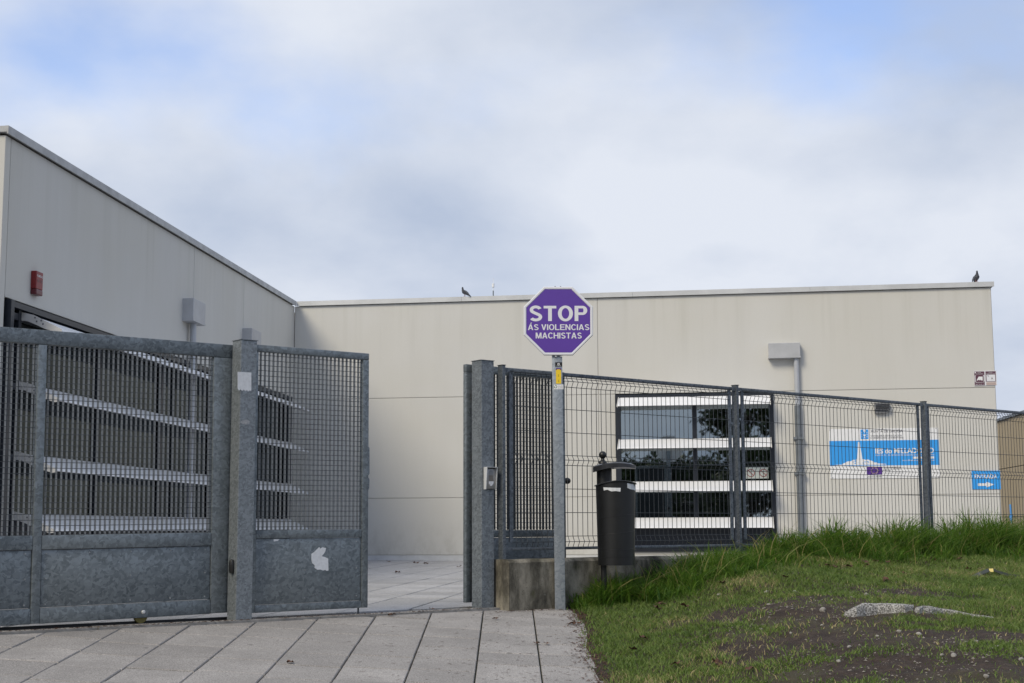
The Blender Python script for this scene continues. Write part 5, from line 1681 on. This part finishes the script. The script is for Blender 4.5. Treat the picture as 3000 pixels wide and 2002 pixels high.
# arched lid
lr = 0.5 * 126 * S_
zl = bz(1300 + 470 / 7.84)
vs, fs = [], []
rings_ = 8
def lid_z(x, y): return -0.028 * (x / lr - 0.08) ** 2 - 0.004 * (y / lr) ** 2
for lay in (0, 1):
    for j in range(rings_ + 1):
        r_ = lr * j / rings_
        for k in range(nseg):
            a = 2 * math.pi * k / nseg
            x_, y_ = r_ * math.cos(a), r_ * math.sin(a)
            drop = 0.0 if lay == 0 else -0.050 + 0.012 * math.cos(a)
            edge = -0.010 * (j == rings_)
            vs.append((x_, y_, zl + lid_z(x_, y_) + drop + edge * (lay == 0)))
m_ = (rings_ + 1) * nseg
for lay in (0, 1):
    for j in range(rings_):
        for k in range(nseg):
            k2 = (k + 1) % nseg
            fs.append(tuple(lay * m_ + q for q in (j * nseg + k, j * nseg + k2, (j + 1) * nseg + k2, (j + 1) * nseg + k)))
for k in range(nseg):
    k2 = (k + 1) % nseg
    fs.append((rings_ * nseg + k, rings_ * nseg + k2, m_ + rings_ * nseg + k2, m_ + rings_ * nseg + k))
o = MB().add(vs, fs).build('lid', M['lid'], lb, True)
bm = bmesh.new(); bm.from_mesh(o.data); bmesh.ops.remove_doubles(bm, verts=bm.verts[:], dist=1e-5); bm.to_mesh(o.data); bm.free()
o.location = ((1803.5 - 1806) * S_, 0, 0)
fx = (1770 - 1806) * S_
prof = [(0.040, zl - 0.012), (0.040, zl + 0.004), (0.034, zl + 0.012), (0.022, zl + 0.022), (0.017, zl + 0.032)]
zc_ = bz(1300 + 295 / 7.84)
prof += [(0.037 * math.sin(a), zc_ - 0.037 * math.cos(a)) for a in np.linspace(0.5, math.pi - 0.08, 12)]
MB().lathe(prof, 20, (fx, 0)).build('finial', M['bin'], lb, True)
def wrap_patch(name, pts, mat):
    """thin sticker bent round the drum; pts are photograph pixels"""
    vs = []
    for x_, y_ in pts:
        xl_ = (x_ - 1806) * S_; r_ = rt + 0.002
        xl_ = max(-r_ * 0.98, min(r_ * 0.98, xl_))
        vs.append((xl_, -math.sqrt(r_ * r_ - xl_ * xl_), bz(y_)))
    t = thing(name, {'a': 'torn white sticker across the front of the litter bin', 'b': 'scuffed grey sticker at the right shoulder of the litter bin'}[mat], 'sticker', (b0.x, b0.y, b0.z))
    n = len(vs) // 2
    fs = [(i, i + 1, 2 * n - 2 - i, 2 * n - 1 - i) for i in range(n - 1)]
    vb = [(a * 0.994, b * 0.994, c) for a, b, c in vs]
    N_ = len(vs)
    mb = MB().add(vs + vb, fs + [tuple(q + N_ for q in reversed(f_)) for f_ in fs] + [(i, (i + 1) % N_, N_ + (i + 1) % N_, N_ + i) for i in range(N_)])
    mb.build('paper', M['paper'], t)
wrap_patch('bin_sticker', [(1768, 1433), (1780, 1434), (1792, 1434.5), (1805, 1435), (1817, 1435), (1816, 1446), (1803, 1444), (1790, 1445), (1779, 1440), (1769, 1442)], 'a')
wrap_patch('bin_sticker', [(1837, 1421), (1846, 1423), (1855, 1424), (1863, 1426), (1863, 1442), (1856, 1440), (1847, 1439), (1837, 1435)], 'b')

# ------------------------------------------------------------------ birds and aerial on the roof
def pigeon(name, label, foot, yaw, h, side):
    t = thing(name, label, 'pigeon', foot, yaw)
    # spine from tail to head in local x (forward), z; radii across and along
    k = h / 0.27
    if side:
        sp = [(-0.150, 0.020, 0.012, 0.010), (-0.115, 0.045, 0.026, 0.020), (-0.065, 0.085, 0.046, 0.040), (-0.01, 0.112, 0.055, 0.055), (0.035, 0.135, 0.050, 0.052), (0.058, 0.170, 0.034, 0.036), (0.063, 0.205, 0.022, 0.024), (0.066, 0.235, 0.021, 0.023), (0.072, 0.254, 0.014, 0.016), (0.074, 0.262, 0.004, 0.004)]
    else:
        sp = [(-0.090, 0.008, 0.014, 0.010), (-0.075, 0.035, 0.030, 0.022), (-0.045, 0.075, 0.048, 0.042), (-0.005, 0.105, 0.056, 0.056), (0.025, 0.140, 0.052, 0.052), (0.040, 0.175, 0.036, 0.036), (0.040, 0.210, 0.022, 0.024), (0.042, 0.240, 0.020, 0.023), (0.045, 0.258, 0.013, 0.015), (0.046, 0.266, 0.004, 0.004)]
    vs, fs = [], []
    n = 14
    for i, (x_, z_, ry, rz_) in enumerate(sp):
        a, b = sp[max(i - 1, 0)], sp[min(i + 1, len(sp) - 1)]
        dx_, dz_ = b[0] - a[0], b[1] - a[1]
        l_ = math.hypot(dx_, dz_); nx_, nz_ = -dz_ / l_, dx_ / l_
        for q in range(n):
            an = 2 * math.pi * q / n
            vs.append(((x_ + nx_ * rz_ * math.sin(an)) * k, ry * math.cos(an) * k, (z_ + nz_ * rz_ * math.sin(an)) * k))
    for i in range(len(sp) - 1):
        for q in range(n):
            q2 = (q + 1) % n
            fs.append((i * n + q, i * n + q2, (i + 1) * n + q2, (i + 1) * n + q))
    fs.append(tuple(range(n))); fs.append(tuple((len(sp) - 1) * n + q for q in range(n)))
    body = MB().add(vs, fs).build('body', M['bird'], t, True)
    body.data.materials.append(M['bird_dark'])
    for p in body.data.polygons:
        if p.center.z > 0.150 * k: p.material_index = 1
    for s_ in (-1, 1):     # folded wings
        w = MB()
        ys_ = 0.049 * s_
        pr_ = [(0.030, 0.150), (0.045, 0.115), (0.0, 0.075), (-0.07, 0.045), (-0.150 if side else -0.10, 0.012), (-0.095, 0.075), (-0.04, 0.130)]
        w.prism([(a * k, b * k) for a, b in pr_], 'y', (ys_ - 0.008) * k, (ys_ + 0.008) * k)
        wo_ = w.build('wing', M['bird_dark'] if side else M['bird'], t)
    MB().prism([(-0.06 * k, 0.060 * k), (-0.170 * k if side else -0.11 * k, 0.004 * k), (-0.155 * k if side else -0.10 * k, -0.002 * k), (-0.04 * k, 0.045 * k)], 'y', -0.022 * k, 0.022 * k).build('tail', M['bird_dark'], t)
    hx_, hz_ = sp[-3][0], sp[-3][1]
    MB().tube([((hx_ + 0.018) * k, 0, hz_ * k), ((hx_ + 0.040) * k, 0, (hz_ - 0.006) * k)], [0.006 * k, 0.001 * k], 6).build('beak', M['ink'], t)
    for s_ in (-1, 1):
        MB().tube([(0.0, 0.020 * s_ * k, 0.065 * k), (0.006 * k, 0.020 * s_ * k, 0.0)], 0.005 * k, 6).build('leg', M['bird_leg'], t)
        for a in (-0.5, 0, 0.5):
            MB().tube([(0.006 * k, 0.020 * s_ * k, 0.003), ((0.006 + 0.022 * math.cos(a)) * k, (0.020 * s_ + 0.022 * math.sin(a)) * k, 0.003)], 0.003 * k, 5).build('toe', M['bird_leg'], t)
    return t
def roof_pt(x, dy=-0.02):
    s = W1.sx(x, 850, dy)
    return W1.w(s, dy, ztp + COP - 0.0005)
p1 = roof_pt(1362); p2 = roof_pt(2862)
pigeon('pigeon', 'pigeon seen from the side on the parapet left of the stop sign', p1, R(180 - 25), 0.19, True)
pigeon('pigeon', 'pigeon facing the street on the parapet at the right end of the roof', p2, R(-78), 0.20, False)
aq = W1.sx(1445, 850, 0.9)
an = thing('roof_aerial', 'small roof aerial with white box on a pole behind the parapet', 'aerial', matrix=W1.m @ Matrix.Translation((aq, 0.9, ztp - 0.1)))
ah0 = W1.sz(1445, 852, 0.9) - ztp + 0.1; ahb = W1.sz(1445, 843, 0.9) - ztp + 0.1; aht = W1.sz(1445, 831, 0.9) - ztp + 0.1; ahr = W1.sz(1445, 815, 0.9) - ztp + 0.1
MB().tube([(0, 0, 0), (0, 0, ah0)], 0.011, 8).build('pole', M['pipe_dark'], an)
MB().tube([(0, 0, ah0 - 0.01), (0, 0, ahb + 0.005)], 0.006, 6).build('stem', M['white'], an)
MB().lathe([(0.006, ahb), (0.024, ahb + 0.008), (0.024, aht - 0.004), (0.010, aht)], 12).build('housing', M['white'], an, True)
MB().tube([(0, 0, aht - 0.003), (0, 0, ahr)], 0.004, 6).build('rod', M['white'], an)

# ------------------------------------------------------------------ trees across the street, behind the viewer (mirrored in the panes)
def leaf_material():
    m, t, b = nt('tree_leaves')
    oi = noise(t, pos(t), 1.2, 3, 0.6)
    t.links.new(ramp(t, oi, [(0.3, (0.022, 0.040, 0.012)), (0.7, (0.060, 0.090, 0.024))]), b.inputs['Base Color'])
    b.inputs['Roughness'].default_value = 0.6
    return m
M['tree_leaf'] = leaf_material()
M['bark'] = plain('bark', (0.07, 0.055, 0.042), 0.9, 0, 0.4, 12)
def tree_meshes(seed, h, spread):
    rg = np.random.default_rng(seed)
    tr = MB()
    tr.tube([(0, 0, -0.4), (0.05, 0.02, h * 0.25), (0.0, 0.1, h * 0.55), (0.05, 0, h * 0.85)], [0.16, 0.13, 0.08, 0.03], 8)
    cl = []
    for i in range(26):
        a = rg.uniform(0, 6.28); zz = rg.uniform(0.30, 0.95); r_ = spread * (1 - abs(zz - 0.55) * 1.3) * rg.uniform(0.3, 1.0)
        c = (r_ * math.cos(a), r_ * math.sin(a), h * zz)
        cl.append(c)
        tr.tube([(0, 0, h * zz * 0.75), (c[0] * 0.5, c[1] * 0.5, h * zz * 0.86), c], [0.05, 0.035, 0.012], 5)
    n = 7000
    ci = rg.integers(0, len(cl), n)
    P = np.array(cl)[ci] + rg.normal(0, 1, (n, 3)) * np.array([0.42, 0.42, 0.36]) * spread * 0.42
    d1 = rg.normal(0, 1, (n, 3)); d1 /= np.linalg.norm(d1, axis=1)[:, None]
    d2 = np.cross(d1, rg.normal(0, 1, (n, 3))); d2 /= np.linalg.norm(d2, axis=1)[:, None]
    sz = rg.uniform(0.14, 0.30, (n, 1))
    V = np.stack([P - d1 * sz, P + d2 * sz * 0.5, P + d1 * sz, P - d2 * sz * 0.5], 1).reshape(-1, 3)
    me = bpy.data.meshes.new('crown'); me.from_pydata(V.tolist(), [], np.arange(n * 4).reshape(-1, 4).tolist()); me.materials.append(M['tree_leaf'])
    tm = tr.mesh('trunk'); tm.materials.append(M['bark'])
    return tm, me
tvars = [tree_meshes(1, 8.0, 2.6), tree_meshes(2, 9.5, 2.4), tree_meshes(3, 15.0, 3.6)]
tspots = [(-22, -26, 0, .9), (-18.5, -29, 1, .78), (-16, -27, 0, .85), (-13.5, -27, 0, .92), (-11.6, -30, 1, .78), (-10.0, -26.5, 0, .86), (-8.0, -28, 0, .94), (-6.2, -31, 1, .80),
          (-2.9, -24, 2, .9), (1.6, -26, 2, .95), (6.5, -27, 1, 1), (12, -30, 1, 1), (-27, -30, 1, .8), (-0.6, -31, 1, 1.1)]
for i, (x_, y_, k, ts) in enumerate(tspots):
    t = thing('tree', 'leafy tree across the street, seen only as a dark reflection in the window panes', 'tree', (x_, y_, float(base_z(np.array(float(x_)), np.array(float(y_)))) - 0.05), i * 1.7, 'trees mirrored in the windows')
    t.scale = (ts, ts, ts)
    inst('trunk', tvars[k][0], t, (0, 0, 0)); inst('crown', tvars[k][1], t, (0, 0, 0))
